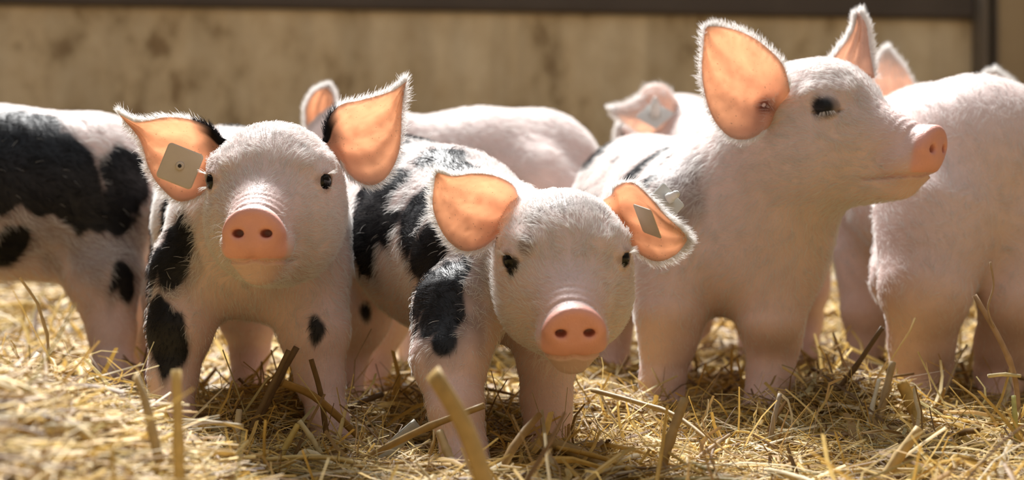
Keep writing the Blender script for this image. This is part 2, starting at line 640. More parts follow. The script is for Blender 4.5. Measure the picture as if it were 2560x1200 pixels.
PINK = np.array([0.74, 0.575, 0.535])
SNOUT = np.array([0.84, 0.42, 0.34])
DARK = np.array([0.008, 0.008, 0.010])
GREY = np.array([0.17, 0.145, 0.14])
EARIN = np.array([0.97, 0.70, 0.54])
EARDEEP = np.array([0.95, 0.62, 0.48])
EARBACK = np.array([0.92, 0.71, 0.65])


def build_pig(cfg):
    o, R, s = head_frame(cfg['head'])
    fwd = R[1]
    closed = cfg['head'].get('closed', False)
    spine = [(W(*q[:3]), q[3]) for q in cfg['spine']]          # shoulder -> rump
    legs = [[(W(*q[:3]), q[3]) for q in lg] for lg in cfg['legs']]
    neck0 = o - fwd * 0.058 * s + R[2] * (-0.012 * s)
    extra = [(W(*a[:3]), W(*b[:3]), ra, rb, k) for a, b, ra, rb, k in cfg.get('extra', [])]
    ears = []
    for E in cfg['ears']:
        top = np.array([W(*q) for q in E['top']])
        bot = np.array([W(*q) for q in E['bot']])
        ears.append((E, crom(top, 30), crom(bot, 30)))
    roots = []
    for E, tp, bt in ears:
        mid = (tp[0] + bt[0]) / 2
        rr = np.linalg.norm(tp[0] - bt[0]) * 0.5
        back = np.asarray(E.get('back', (0, 1, 0)), float)
        roots.append((o - fwd * 0.055 * s + (mid - o) * 0.35, mid + back * (rr * 0.75 + 0.008), rr * 0.9, rr * 0.45))
    # tail
    tb, tr_ = spine[-1]
    bdir = norm(spine[-1][0] - spine[0][0])
    t0 = W(*cfg['tail']) if 'tail' in cfg else tb + bdir * tr_ * 0.80 + np.array([0, 0, tr_ * 0.55])
    tail = [(t0, 0.013), (t0 + bdir * 0.022 + np.array([0, 0, 0.002]), 0.008),
            (t0 + bdir * 0.036 + np.array([0.006, 0.006, -0.014]), 0.006), (t0 + bdir * 0.030 + np.array([0.016, 0, -0.026]), 0.005),
            (t0 + bdir * 0.022 + np.array([0.010, -0.008, -0.038]), 0.0045)]

    legb = []
    for lg in legs:
        pts_ = np.array([p for p, r in lg])
        c_ = (pts_.min(0) + pts_.max(0)) / 2
        legb.append((c_.astype(np.float32), float(np.linalg.norm(pts_ - c_, axis=1).max()) + max(r for p, r in lg) + 0.045))
    hcen = (o + fwd * 0.01 * s - R[2] * 0.02 * s).astype(np.float32)
    tcen = np.mean([p for p, r in tail], axis=0).astype(np.float32)
    dirv = norm(np.asarray(cfg.get('toe', (0, -1, 0)), float))
    side = np.array([-dirv[1], dirv[0], 0])

    def near(P, c, r):
        return np.nonzero(((P - c) ** 2).sum(1) < r * r)[0]

    def fn(P):
        P = np.asarray(P, np.float32)
        d = None
        for i in range(len(spine) - 1):
            c = d_cone(P, spine[i][0], spine[i + 1][0], spine[i][1], spine[i + 1][1])
            d = c if d is None else smin(d, c, 0.03)
        for a, b, ra, rb, k in extra:
            d = smin(d, d_cone(P, a, b, ra, rb), k)
        d = smin(d, d_cone(P, neck0, spine[0][0] + np.array([0, 0, 0.008]), 0.056 * s, spine[0][1] * 0.86), cfg.get('neck_k', 0.04))
        for lg, (lc_, lr_) in zip(legs, legb):
            ix = near(P, lc_, lr_)
            if not len(ix):
                continue
            p = P[ix]
            dl = None
            for i in range(len(lg) - 1):
                c = d_cone(p, lg[i][0], lg[i + 1][0], lg[i][1], lg[i + 1][1])
                dl = c if dl is None else smin(dl, c, 0.012)
            ft, fr = lg[-1]
            for sg in (-1, 1):          # two toes
                a = ft + side * sg * fr * 0.5
                dl = smin(dl, d_cone(p, a, a + dirv * 0.016 + np.array([0, 0, -0.010]), fr * 0.62, fr * 0.42), 0.006)
            d[ix] = smin(d[ix], dl, 0.026)
        ix = near(P, tcen, 0.06)
        if len(ix):
            p = P[ix]
            for i in range(len(tail) - 1):
                d[ix] = smin(d[ix], d_cone(p, tail[i][0], tail[i + 1][0], tail[i][1], tail[i + 1][1]), 0.008)
        ix = near(P, hcen, 0.185 * s)
        if len(ix):
            p = P[ix]
            q = ((p - o.astype(np.float32)) @ R.T.astype(np.float32)) / s
            dh = head_sdf(q, closed) * s
            for a, b, ra, rb in roots:
                dh = smin(dh, d_cone(p, a, b, ra, rb), 0.018)
            d[ix] = smin(d[ix], dh, 0.022)
        return d

    pts = np.array([p for p, r in spine] + [p for lg in legs for p, r in lg] + [o, o + fwd * 0.13 * s, t0 + bdir * 0.04]
                   + [b for a, b, ra, rb, k in extra])
    lo, hi = pts.min(0) - 0.115, pts.max(0) + 0.115
    lo[2] = min(p[2] for lg in legs for p, r in lg) - 0.035
    PIG_FNS.append((lo.copy(), hi.copy(), fn))
    V, Q, Nn = surface_nets(fn, lo, hi, cfg['res'])

    # ---- pigment
    q = ((V - o) @ R.T) / s
    hd = head_sdf(q, closed) * s
    ishead = 1 - sstep(0.004, 0.02, hd)
    col = np.tile(PINK, (len(V), 1))
    nz = vnoise(V, 28, 3)
    col = col * (1 + 0.05 * nz)[:, None]
    # pinker bare skin low on the legs and belly
    low = (1 - sstep(0.07, 0.23, V[:, 2])) * 0.85 * (1 - 0.8 * ishead)
    col = col * (1 - low[:, None]) + np.array([0.78, 0.555, 0.51]) * low[:, None]
    # muzzle gets pinker towards the disc, the disc is bare
    mz = sstep(0.03, 0.095, q[:, 1]) * ishead
    col = col * (1 - 0.35 * mz[:, None]) + np.array([0.80, 0.47, 0.42]) * 0.35 * mz[:, None]
    yc = 0.1015 + 0.26 * (q[:, 2] + 0.05)
    disc = sstep(-0.0070, -0.0010, q[:, 1] - yc) * (hd < 0.01) * (q[:, 1] > 0.08) * (q[:, 2] > -0.0735)
    col = col * (1 - disc[:, None]) + SNOUT * disc[:, None]
    qa = q.copy()
    qa[:, 0] = np.abs(qa[:, 0])
    nd = d_ell(qa.astype(np.float32), (0.0128, 0.106, -0.0505), (0.0049, 0.016, 0.0034))
    ni = (1 - sstep(-0.0004, 0.0012, nd)) * disc
    col = col * (1 - ni[:, None]) + np.array([0.66, 0.27, 0.21]) * ni[:, None]
    ml = np.exp(-((q[:, 2] - mouth_z(q)) / 0.0016) ** 2) * sstep(0.03, 0.04, q[:, 1]) * (hd < 0.01) * (1 - disc)
    col = col * (1 - 0.55 * ml[:, None]) + np.array([0.74, 0.42, 0.36]) * 0.55 * ml[:, None]
    # lids
    de = np.sqrt(((qa - EYE) ** 2).sum(1))
    lid = (1 - sstep(0.0125, 0.0150, de)) * (hd < 0.01)
    lc = np.array([0.20, 0.13, 0.12]) if not closed else DARK
    col = col * (1 - 0.6 * lid[:, None]) + lc * 0.6 * lid[:, None]
    # spots: black where the coat is black, grey skin around it
    upx, upy = to_px(V)
    dark = np.zeros(len(V))
    halo = np.zeros(len(V))
    stretch = vnoise(V * np.array([1, 1, 0.45]), 75, 11)
    blob = vnoise(V, 24, 5)
    cents = []
    for sp in cfg.get('spots', []):
        px, py, r = sp[:3]
        dd = np.hypot(upx - px, upy - py)
        cand = np.where(dd < max(14, dd.min() + 1))[0]
        c = V[cand[np.argmin(V[cand, 1])]]
        cents.append(c)
        dist = np.sqrt((((V - c) * np.array([1.0, 1.0, sp[3] if len(sp) > 3 else 0.85])) ** 2).sum(1))
        dist = dist + min(0.009, r * (0.45 if r > 0.0065 else 0.2)) * stretch + 0.016 * blob * (r / 0.04)
        dark = np.maximum(dark, 1 - sstep(r - 0.002, r + 0.002, dist))
        halo = np.maximum(halo, 1 - sstep(r, r + min(0.016, r * 0.5), dist))
    for px, py, r in cfg.get('greys', []):
        dd = np.hypot(upx - px, upy - py)
        cand = np.where(dd < max(14, dd.min() + 1))[0]
        c = V[cand[np.argmin(V[cand, 1])]]
        dist = np.sqrt(((V - c) ** 2).sum(1)) + 0.3 * r * stretch
        halo = np.maximum(halo, 0.95 * (1 - sstep(r * 0.4, r * 1.2, dist)))
    halo = np.maximum(halo * 0.75, dark)
    col = col * (1 - halo[:, None]) + GREY * halo[:, None]
    col = col * (1 - dark[:, None]) + DARK * dark[:, None]
    # hooves
    hoof = np.zeros(len(V))
    for lg in legs:
        hoof = np.maximum(hoof, (V[:, 2] < lg[-1][0][2] - 0.002) * (np.linalg.norm(V - lg[-1][0], axis=1) < 0.05))
    col = col * (1 - 0.6 * hoof[:, None]) + np.array([0.16, 0.11, 0.08]) * 0.6 * hoof[:, None]

    # ---- ears: thin two-sided cupped sheets joined into the same mesh
    allV, allQ, allC, mi = [V], [Q], [col], [np.zeros(len(Q), int)]
    base = len(V)
    ear_hair = []
    nt_, nv_ = 34, 19
    for (E, tp, bt) in ears:
        back = norm(np.asarray(E.get('back', (0, 1, 0)), float))
        cup = E.get('cup', 0.014)
        inward = E.get('in', None)
        mid0 = (tp[0] + bt[0]) / 2
        hc = o - fwd * 0.062 * s + R[2] * 0.012
        ins = (hc - mid0) * 0.30 + back * 0.008
        tt = np.linspace(0, 1, 30)
        T, Bm = tp.copy(), bt.copy()
        ext = np.linspace(1, 0.2, 4)[:, None]
        T = np.vstack([tp[0] + (ins + (mid0 - tp[0]) * 0.25) * ext, T])
        Bm = np.vstack([bt[0] + (ins + (mid0 - bt[0]) * 0.25) * ext, Bm])
        n0 = len(T)
        tpar = np.concatenate([-np.linspace(0.25, 0.05, 4), tt])
        vv = np.linspace(0, 1, nv_)
        P = T[:, None, :] * (1 - vv)[None, :, None] + Bm[:, None, :] * vv[None, :, None]
        wdt = np.linalg.norm(T - Bm, axis=1)
        prof = np.sin(np.pi * vv) ** 0.8
        depth = cup * np.clip(wdt / wdt.max(), 0, 1)[:, None] * prof[None, :] * (1.25 - 0.6 * np.clip(tpar, 0, 1))[:, None]
        # long ribs of cartilage inside the ear
        ribs = 0.0024 * np.cos(vv * 2 * np.pi * 3.2 + 0.6)[None, :] * np.sin(np.pi * np.clip(tpar, 0, 1) ** 0.8)[:, None] * sstep(0.05, 0.2, vv)[None, :] * sstep(0.98, 0.75, vv)[None, :]
        P = P + back * (depth + ribs)[:, :, None]
        # curled rim: 'roll' bends the top edge forward over the ear
        rl = E.get('roll', 0.006)
        rim = np.exp(-(vv / 0.10) ** 2)[None, :] * np.clip(np.sin(np.pi * np.clip(tpar, 0, 1)), 0, 1)[:, None]
        P = P - back * (rl * rim)[:, :, None] + (Bm - T)[:, None, :] / (wdt[:, None, None] + 1e-6) * (rl * 0.6 * rim)[:, :, None]
        # normals
        du = np.gradient(P, axis=0)
        dv = np.gradient(P, axis=1)
        nn = norm(np.cross(du, dv))
        sgn = np.sign((nn * back).sum(-1).mean())
        nn = nn * sgn                                   # points to the back of the ear
        th = 0.0022 + 0.004 * (1 - sstep(-0.05, 0.35, tpar))[:, None] * np.ones(nv_)[None, :]
        edge = np.minimum(vv, 1 - vv)[None, :]
        th = th * (0.35 + 0.65 * sstep(0, 0.10, edge)) * (0.4 + 0.6 * sstep(0, 0.08, 1 - np.clip(tpar, 0, 1)))[:, None]
        Fr, Bk = P - nn * th[..., None] * 0.5, P + nn * th[..., None] * 0.5
        nr = n0
        ev = np.concatenate([Fr.reshape(-1, 3), Bk.reshape(-1, 3)])
        idf = np.arange(nr * nv_).reshape(nr, nv_)
        idb = idf + nr * nv_
        fq = np.stack([idf[:-1, :-1], idf[1:, :-1], idf[1:, 1:], idf[:-1, 1:]], -1).reshape(-1, 4)
        bq = np.stack([idb[:-1, :-1], idb[:-1, 1:], idb[1:, 1:], idb[1:, :-1]], -1).reshape(-1, 4)
        e1 = np.stack([idf[:-1, 0], idb[:-1, 0], idb[1:, 0], idf[1:, 0]], -1)
        e2 = np.stack([idf[:-1, -1], idf[1:, -1], idb[1:, -1], idb[:-1, -1]], -1)
        e3 = np.stack([idf[-1, :-1], idb[-1, :-1], idb[-1, 1:], idf[-1, 1:]], -1)
        eq = np.concatenate([fq, bq, e1, e2, e3])
        if sgn < 0:
            eq = eq[:, ::-1]
        # colour
        deep = (1 - sstep(0.0, 0.50, tpar))[:, None] * (0.45 + 0.55 * np.sin(np.pi * vv))[None, :]
        ein = np.asarray(E.get('col', EARIN))
        cf = ein * (1 - deep[..., None]) + EARDEEP * deep[..., None]
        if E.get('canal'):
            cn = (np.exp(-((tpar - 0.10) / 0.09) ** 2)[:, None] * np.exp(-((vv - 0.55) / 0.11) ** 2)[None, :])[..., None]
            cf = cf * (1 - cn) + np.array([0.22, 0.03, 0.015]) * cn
        if E.get('pale'):
            cf = cf * 0.12 + EARBACK * np.array([1.0, 1.06, 1.08]) * 0.88
        rimc = (np.exp(-(edge / 0.05) ** 2) * np.ones((nr, 1)))[..., None] * 0.5
        cf = cf * (1 - rimc) + EARBACK * rimc
        if E.get('flip'):
            cf = np.tile(EARBACK * np.array([1.0, 1.04, 1.06]), (nr, nv_, 1))
        cb = np.tile(EARBACK, (nr, nv_, 1))
        if E.get('darkroot'):
            dk = ((1 - sstep(0.10, 0.32, tpar))[:, None] * (1 - sstep(0.25, 0.5, vv))[None, :])[..., None]
            cf = cf * (1 - dk * (vv < 0.13)[None, :, None]) + DARK * dk * (vv < 0.13)[None, :, None]
            cb = cb * (1 - dk) + DARK * dk
        allV.append(ev)
        allC.append(np.concatenate([cf.reshape(-1, 3), cb.reshape(-1, 3)]))
        allQ.append(eq + base)
        mi.append(np.ones(len(eq), int))
        base += len(ev)
        ear_hair.append((P, nn, tpar, vv, E))
    VA, QA, CA = np.concatenate(allV), np.concatenate(allQ), np.concatenate(allC)
    foot = np.mean([lg[-1][0] for lg in legs], axis=0)
    pig = empty('piglet', (foot[0], foot[1], min(lg[-1][0][2] for lg in legs) - 0.01), cfg['label'], 'piglet', None)
    body = obj_mesh('body', VA, QA, [M_SKIN, M_EAR], pig, attrs={'pigment': CA}, matidx=np.concatenate(mi))

    # ---- eyes
    if not closed:
        for sg in (-1, 1):
            c = o + s * (np.array([EYE[0] * sg, EYE[1], EYE[2]]) @ R)
            import bmesh
            bm = bmesh.new()
            bmesh.ops.create_uvsphere(bm, u_segments=20, v_segments=14, radius=0.0119 * s)
            me = bpy.data.meshes.new('eye')
            bm.to_mesh(me)
            bm.free()
            me.materials.append(M_EYE)
            me.polygons.foreach_set('use_smooth', np.ones(len(me.polygons), bool))
            e = bpy.data.objects.new('eye', me)
            e.location = c
            coll.objects.link(e)
            e.parent = pig
            e.matrix_parent_inverse = Matrix.Translation(pig.location).inverted()
            e['label'] = 'small dark glossy eye'

    # ---- hair
    nh = cfg['hair']
    hs = cfg.get('hscale', 1.0)
    tri = np.concatenate([Q[:, [0, 1, 2]], Q[:, [0, 2, 3]]])
    ar = np.linalg.norm(np.cross(V[tri[:, 1]] - V[tri[:, 0]], V[tri[:, 2]] - V[tri[:, 0]]), axis=1)
    # only skin that can carry a coat, thinner low on the legs
    wv = (1 - disc) * np.maximum(0.28 + 0.72 * sstep(0.06, 0.21, V[:, 2]), ishead * 0.9) * (1 - 0.88 * mz) * (1 - lid) * (1 + 0.9 * ishead)
    wv = wv * np.where(V[:, 2] < -0.005, 0, 1)
    wt = ar * wv[tri].mean(1)
    cdf = np.cumsum(wt)
    ti = np.searchsorted(cdf, rng.random(nh) * cdf[-1])
    ti = np.clip(ti, 0, len(tri) - 1)
    r1, r2 = np.sqrt(rng.random(nh)), rng.random(nh)
    bc = np.stack([1 - r1, r1 * (1 - r2), r1 * r2], 1)

    def ip(A):
        return (A[tri[ti]] * (bc[:, :, None] if A.ndim == 2 else bc)).sum(1)
    Pr, Nr = ip(V), norm(ip(Nn))
    hw, dk = ip(ishead), ip(dark)
    qr = ((Pr - o) @ R.T) / s
    bdirv = norm(bdir + np.array([0, 0, -0.55]))
    hdir = -R[1] * 1.0 + R[2] * 0.25 + np.sign(qr[:, :1]) * R[0] * 0.25
    legw = (1 - sstep(0.08, 0.16, Pr[:, 2]))[:, None]
    cd = (1 - hw[:, None]) * ((1 - legw) * bdirv + legw * np.array([0, 0.1, -1.0])) + hw[:, None] * hdir
    jit = np.stack([vnoise(Pr, 90, 21), vnoise(Pr, 90, 22), vnoise(Pr, 90, 23)], 1) * 0.75 \
        + np.stack([vnoise(Pr, 30, 31), vnoise(Pr, 30, 32), vnoise(Pr, 30, 33)], 1) * 0.45 + rng.normal(0, 0.16, (nh, 3))
    cd = cd + jit
    cd = cd - (cd * Nr).sum(1, keepdims=True) * Nr
    cd = norm(cd)
    ln = (0.0115 - 0.0022 * hw - 0.006 * legw[:, 0] - 0.005 * ip(mz)) * rng.uniform(0.65, 1.25, nh) * hs
    qra = qr.copy()
    qra[:, 0] = np.abs(qra[:, 0])
    ln = ln * (0.35 + 0.65 * sstep(0.014, 0.030, np.linalg.norm(qra - EYE, axis=1)))
    lift = rng.uniform(0.22, 0.62, nh)[:, None]
    p0 = Pr - Nr * 0.0006
    p1 = Pr + (cd * 0.33 + Nr * lift * 0.30) * ln[:, None]
    p2 = Pr + (cd * 0.68 + Nr * lift * 0.48) * ln[:, None]
    p3 = Pr + (cd * 1.0 + Nr * lift * 0.52) * ln[:, None] + np.array([0, 0, -0.06]) * ln[:, None]
    HP = [np.stack([p0, p1, p2, p3], 1)]
    bk = (dk > rng.uniform(0.3, 0.7, nh)) & (rng.random(nh) > 0.012)
    HC = [np.where(bk[:, None], np.array([0.007, 0.007, 0.010]), np.array([0.90, 0.88, 0.86]))]
    HR = [np.full(nh, cfg.get('hrad', 0.00017))]
    # ear fur: the back of the ear and a fringe round the rim
    for (P, nn, tpar, vv, E) in ear_hair:
        ne = int(cfg.get('earhair', 2600))
        nr_ = P.shape[0]

        def samp(tf, vf):
            i = np.clip(tf, 0, nr_ - 1.001)
            j = np.clip(vf, 0, nv_ - 1.001)
            i0, j0 = i.astype(int), j.astype(int)
            a, b = (i - i0)[:, None], (j - j0)[:, None]
            g = lambda A: (A[i0, j0] * (1 - a) * (1 - b) + A[i0 + 1, j0] * a * (1 - b) + A[i0, j0 + 1] * (1 - a) * b + A[i0 + 1, j0 + 1] * a * b)
            return g
        du = norm(np.gradient(P, axis=0))
        dv = norm(np.gradient(P, axis=1))
        # back
        tf, vf = rng.uniform(3, nr_ - 1, ne), rng.uniform(0, nv_ - 1, ne)
        g = samp(tf, vf)
        Pe, Ne, Du, Dv = g(P), norm(g(nn)) * (-1.0 if E.get('flip') else 1.0), g(du), g(dv)
        c = norm(Du * 0.8 + Dv * ((vf / (nv_ - 1) - 0.5) * 1.2)[:, None] + rng.normal(0, 0.25, (ne, 3)))
        l_ = (0.009 * rng.uniform(0.6, 1.3, ne) * hs)[:, None]
        pp = [Pe + Ne * 0.001, Pe + (c * .33 + Ne * .25) * l_, Pe + (c * .67 + Ne * .38) * l_, Pe + (c + Ne * .42) * l_]
        HP.append(np.stack(pp, 1))
        blk = np.zeros(ne, bool)
        if E.get('darkroot'):
            blk = (tf < 10 + rng.uniform(-2, 2, ne)) & (vf / (nv_ - 1) < 0.42)
        HC.append(np.where(blk[:, None], np.array([0.007, 0.007, 0.010]), np.array([0.92, 0.90, 0.88])))
        HR.append(np.full(ne, cfg.get('hrad', 0.00017)))
        # rim
        nr2 = int(ne * 0.6)
        vf = np.where(rng.random(nr2) < 0.5, rng.uniform(0, 0.8, nr2), (nv_ - 1) - rng.uniform(0, 0.8, nr2))
        tf = rng.uniform(4, nr_ - 1, nr2)
        g = samp(tf, vf)
        Pe, Ne, Du, Dv = g(P), norm(g(nn)), g(du), g(dv)
        sd = np.where(vf < nv_ / 2, -1.0, 1.0)[:, None]
        c = norm(Dv * sd * 0.9 + Du * 0.45 + Ne * 0.35 + rng.normal(0, 0.22, (nr2, 3)))
        l_ = (0.0085 * rng.uniform(0.5, 1.3, nr2) * hs)[:, None]
        pp = [Pe, Pe + c * .33 * l_, Pe + c * .67 * l_ + Du * 0.05 * l_, Pe + c * l_ + Du * 0.18 * l_]
        HP.append(np.stack(pp, 1))
        blk = np.zeros(nr2, bool)
        if E.get('darkroot'):
            blk = (tf < 12) & (vf < nv_ / 2)
        HC.append(np.where(blk[:, None], np.array([0.007, 0.007, 0.010]), np.array([0.94, 0.92, 0.90])))
        HR.append(np.full(nr2, cfg.get('hrad', 0.00017)))
    # lashes and whiskers
    if cfg.get('whiskers', True):
        for sg in (-1, 1):
            nl = 46
            a = rng.uniform(-1.1, 1.1, nl)
            up = rng.random(nl) < 0.72
            base_l = np.stack([EYE[0] + 0.008 + 0.003 * np.cos(a), EYE[1] + 0.009 * np.sin(a) + 0.004, np.where(up, 0.0062, -0.0062) + 0 * a], 1)
            dr = np.stack([0.75 + 0 * a, 0.5 + 0.4 * np.sin(a), np.where(up, 0.35, -0.3) + rng.normal(0, 0.15, nl)], 1)
            if closed:
                base_l[:, 2] = -0.004
                dr[:, 2] = -0.55
            base_l[:, 0] *= sg
            dr[:, 0] *= sg
            bw, dw = o + s * base_l @ R, norm(dr @ R)
            l_ = (0.0095 * rng.uniform(0.6, 1.2, nl))[:, None]
            HP.append(np.stack([bw, bw + dw * l_ * .35, bw + dw * l_ * .7, bw + dw * l_ + np.array([0, 0, -.1]) * l_], 1))
            HC.append(np.tile(np.array([0.85, 0.82, 0.78]), (nl, 1)))
            HR.append(np.full(nl, 0.00016))
        wk = np.where((q[:, 1] > 0.02) & (q[:, 2] < -0.03) & (disc < 0.1) & (hd < 0.003) & (q[:, 1] < 0.095))[0]
        wk = rng.choice(wk, 90)
        dw = norm(Nn[wk] * 0.7 - R[1] * 0.55 + np.array([0, 0, -0.2]) + rng.normal(0, 0.25, (90, 3)))
        l_ = (0.016 * rng.uniform(0.5, 1.3, 90))[:, None]
        HP.append(np.stack([V[wk], V[wk] + dw * l_ * .35, V[wk] + dw * l_ * .7 - Nn[wk] * l_ * .04, V[wk] + dw * l_ + np.array([0, 0, -.2]) * l_], 1))
        HC.append(np.tile(np.array([0.90, 0.88, 0.84]), (90, 1)))
        HR.append(np.full(90, 0.00012))
    HP, HC, HR = np.concatenate(HP), np.concatenate(HC), np.concatenate(HR)
    n = len(HP)
    hc = bpy.data.hair_curves.new('coat')
    hc.add_curves([4] * n)
    hc.attributes['position'].data.foreach_set('vector', HP.astype(np.float32).ravel())
    rad = np.outer(HR, np.array([1.0, 0.9, 0.65, 0.15])).astype(np.float32)
    ra = hc.attributes.get('radius') or hc.attributes.new('radius', 'FLOAT', 'POINT')
    ra.data.foreach_set('value', rad.ravel())
    ca = hc.attributes.new('tone', 'FLOAT_COLOR', 'CURVE')
    c4 = np.ones((n, 4), np.float32)
    c4[:, :3] = HC * rng.uniform(0.9, 1.03, (n, 1))
    ca.data.foreach_set('color', c4.ravel())
    hc.materials.append(M_HAIR)
    ho = bpy.data.objects.new('coat', hc)
    coll.objects.link(ho)
    ho.parent = pig
    ho.matrix_parent_inverse = Matrix.Translation(pig.location).inverted()
    ho['kind'] = 'stuff'
    return pig, body


def dz(pts, z0, zs):
    """outline points with their own distances"""
    return [(p[0], p[1], z0 + z) for p, z in zip(pts, zs)]


def lin(n, a, b):
    return list(np.linspace(a, b, n))


PIG_FNS = []


def pig_distance(P):
    """distance to the nearest piglet's skin, negative inside"""
    P = np.asarray(P, float)
    d = np.full(len(P), 1.0)
    for lo_, hi_, f_ in PIG_FNS:
        ix = np.nonzero(((P > lo_) & (P < hi_)).all(1))[0]
        if len(ix):
            d[ix] = np.minimum(d[ix], f_(P[ix]))
    return d


PIGS = []
# front left, looking straight at the camera
PIGS.append(dict(
    label='black-spotted white piglet facing forward with a square tag in one upright ear', res=0.0022, hair=62000,
    head=dict(px=678, py=452, z=1.90, yaw=-2, pitch=2, roll=0, s=0.99),
    spine=[(650, 585, 2.06, 0.088), (602, 560, 2.20, 0.088), (575, 500, 2.40, 0.089)],
    legs=[[(480, 690, 2.04, 0.044), (452, 820, 2.02, 0.032), (432, 940, 2.01, 0.0235), (436, 1040, 1.99, 0.0185), (438, 1092, 1.98, 0.019)],
          [(760, 700, 2.04, 0.046), (785, 830, 2.02, 0.034), (800, 950, 2.01, 0.023), (820, 1045, 1.99, 0.0185), (832, 1092, 1.98, 0.019)],
          [(490, 600, 2.40, 0.052), (432, 740, 2.40, 0.034), (396, 850, 2.45, 0.021), (384, 958, 2.42, 0.019)],
          [(620, 640, 2.40, 0.055), (620, 780, 2.37, 0.036), (625, 880, 2.38, 0.022), (612, 1000, 2.33, 0.019)]],
    ears=[dict(top=dz([(552, 345), (520, 308), (470, 287), (420, 282), (370, 292), (335, 297), (297, 284)], 1.96, lin(7, 0.0, -0.015)),
               bot=dz([(528, 462), (492, 492), (448, 503), (408, 474), (374, 425), (350, 350), (302, 290)], 1.96, lin(7, 0.0, -0.01)),
               cup=0.020, roll=0.008, darkroot=True),
          dict(top=dz([(812, 345), (822, 292), (850, 256), (900, 243), (955, 229), (988, 219), (1017, 204)], 1.96, lin(7, 0.0, -0.015)),
               bot=dz([(848, 398), (880, 442), (925, 463), (968, 440), (998, 375), (1004, 280), (1012, 210)], 1.96, lin(7, 0.0, -0.01)),
               cup=0.020, roll=0.006, darkroot=True)],
    spots=[(415, 660, 0.026, 0.7), (425, 600, 0.018), (400, 530, 0.014, 0.5), (368, 540, 0.018, 0.5), (365, 680, 0.020, 0.6), (372, 790, 0.022, 0.7),
           (410, 830, 0.017), (415, 880, 0.022), (395, 770, 0.012), (792, 800, 0.0068, 0.6), (806, 822, 0.0068, 0.6), (590, 290, 0.012), (600, 300, 0.01), (365, 620, 0.015, 0.5)],
))
# centre, head lowered
PIGS.append(dict(
    neck_k=0.02, label='black-patched piglet with lowered head and a tag in its folded ear', res=0.0022, hair=62000,
    head=dict(px=1413, py=638, z=1.80, yaw=3, pitch=-8, roll=-1, s=0.95),
    spine=[(1222, 655, 2.00, 0.082), (1112, 600, 2.13, 0.092), (1000, 530, 2.36, 0.090)],
    legs=[[(1150, 780, 1.90, 0.046), (1125, 900, 1.86, 0.034), (1140, 1020, 1.83, 0.024), (1160, 1120, 1.82, 0.0195), (1170, 1172, 1.80, 0.0195)],
          [(1360, 790, 1.97, 0.042), (1368, 900, 1.96, 0.028), (1366, 1000, 1.95, 0.0235), (1370, 1060, 1.94, 0.0205), (1372, 1112, 1.93, 0.0195)],
          [(935, 650, 2.33, 0.052), (895, 800, 2.28, 0.034), (866, 900, 2.29, 0.022), (865, 1000, 2.25, 0.019)],
          [(1020, 660, 2.43, 0.052), (950, 800, 2.42, 0.034), (930, 900, 2.42, 0.022), (915, 992, 2.38, 0.019)]],
    ears=[dict(top=dz([(1296, 492), (1282, 452), (1240, 425), (1190, 420), (1140, 432), (1096, 432)], 1.84, [0.035, 0.008, -0.015, -0.03, -0.045, -0.06]),
               bot=dz([(1242, 592), (1204, 620), (1156, 626), (1112, 590), (1083, 520), (1088, 440)], 1.835, lin(6, 0.0, -0.05)),
               cup=0.022, roll=0.010),
          dict(top=dz([(1528, 490), (1540, 458), (1578, 444), (1622, 480), (1655, 522), (1688, 556), (1716, 590)], 1.86, [0, -.006, -.02, -.028, -.03, -.022, -.012]),
               bot=dz([(1562, 588), (1586, 622), (1622, 648), (1656, 652), (1690, 636), (1708, 616), (1718, 600)], 1.86, lin(7, 0.0, -0.01)),
               cup=0.018, roll=0.010)],
    spots=[(915, 510, 0.046), (905, 590, 0.034), (960, 560, 0.026), (1030, 530, 0.034, 0.7), (1050, 620, 0.034), (1070, 690, 0.036, 0.6), (1085, 760, 0.026, 0.6),
           (1050, 335, 0.036), (1120, 375, 0.028), (1150, 400, 0.02), (930, 430, 0.034), (985, 350, 0.030), (1100, 835, 0.012), (925, 770, 0.0068, 0.5),
           (1270, 662, 0.0062, 0.7), (1264, 684, 0.0060, 0.8)],
    greys=[(1120, 700, 0.05), (1110, 800, 0.04), (1320, 520, 0.022), (1500, 500, 0.02), (1410, 495, 0.018), (900, 650, 0.04), (1300, 610, 0.012)],
))
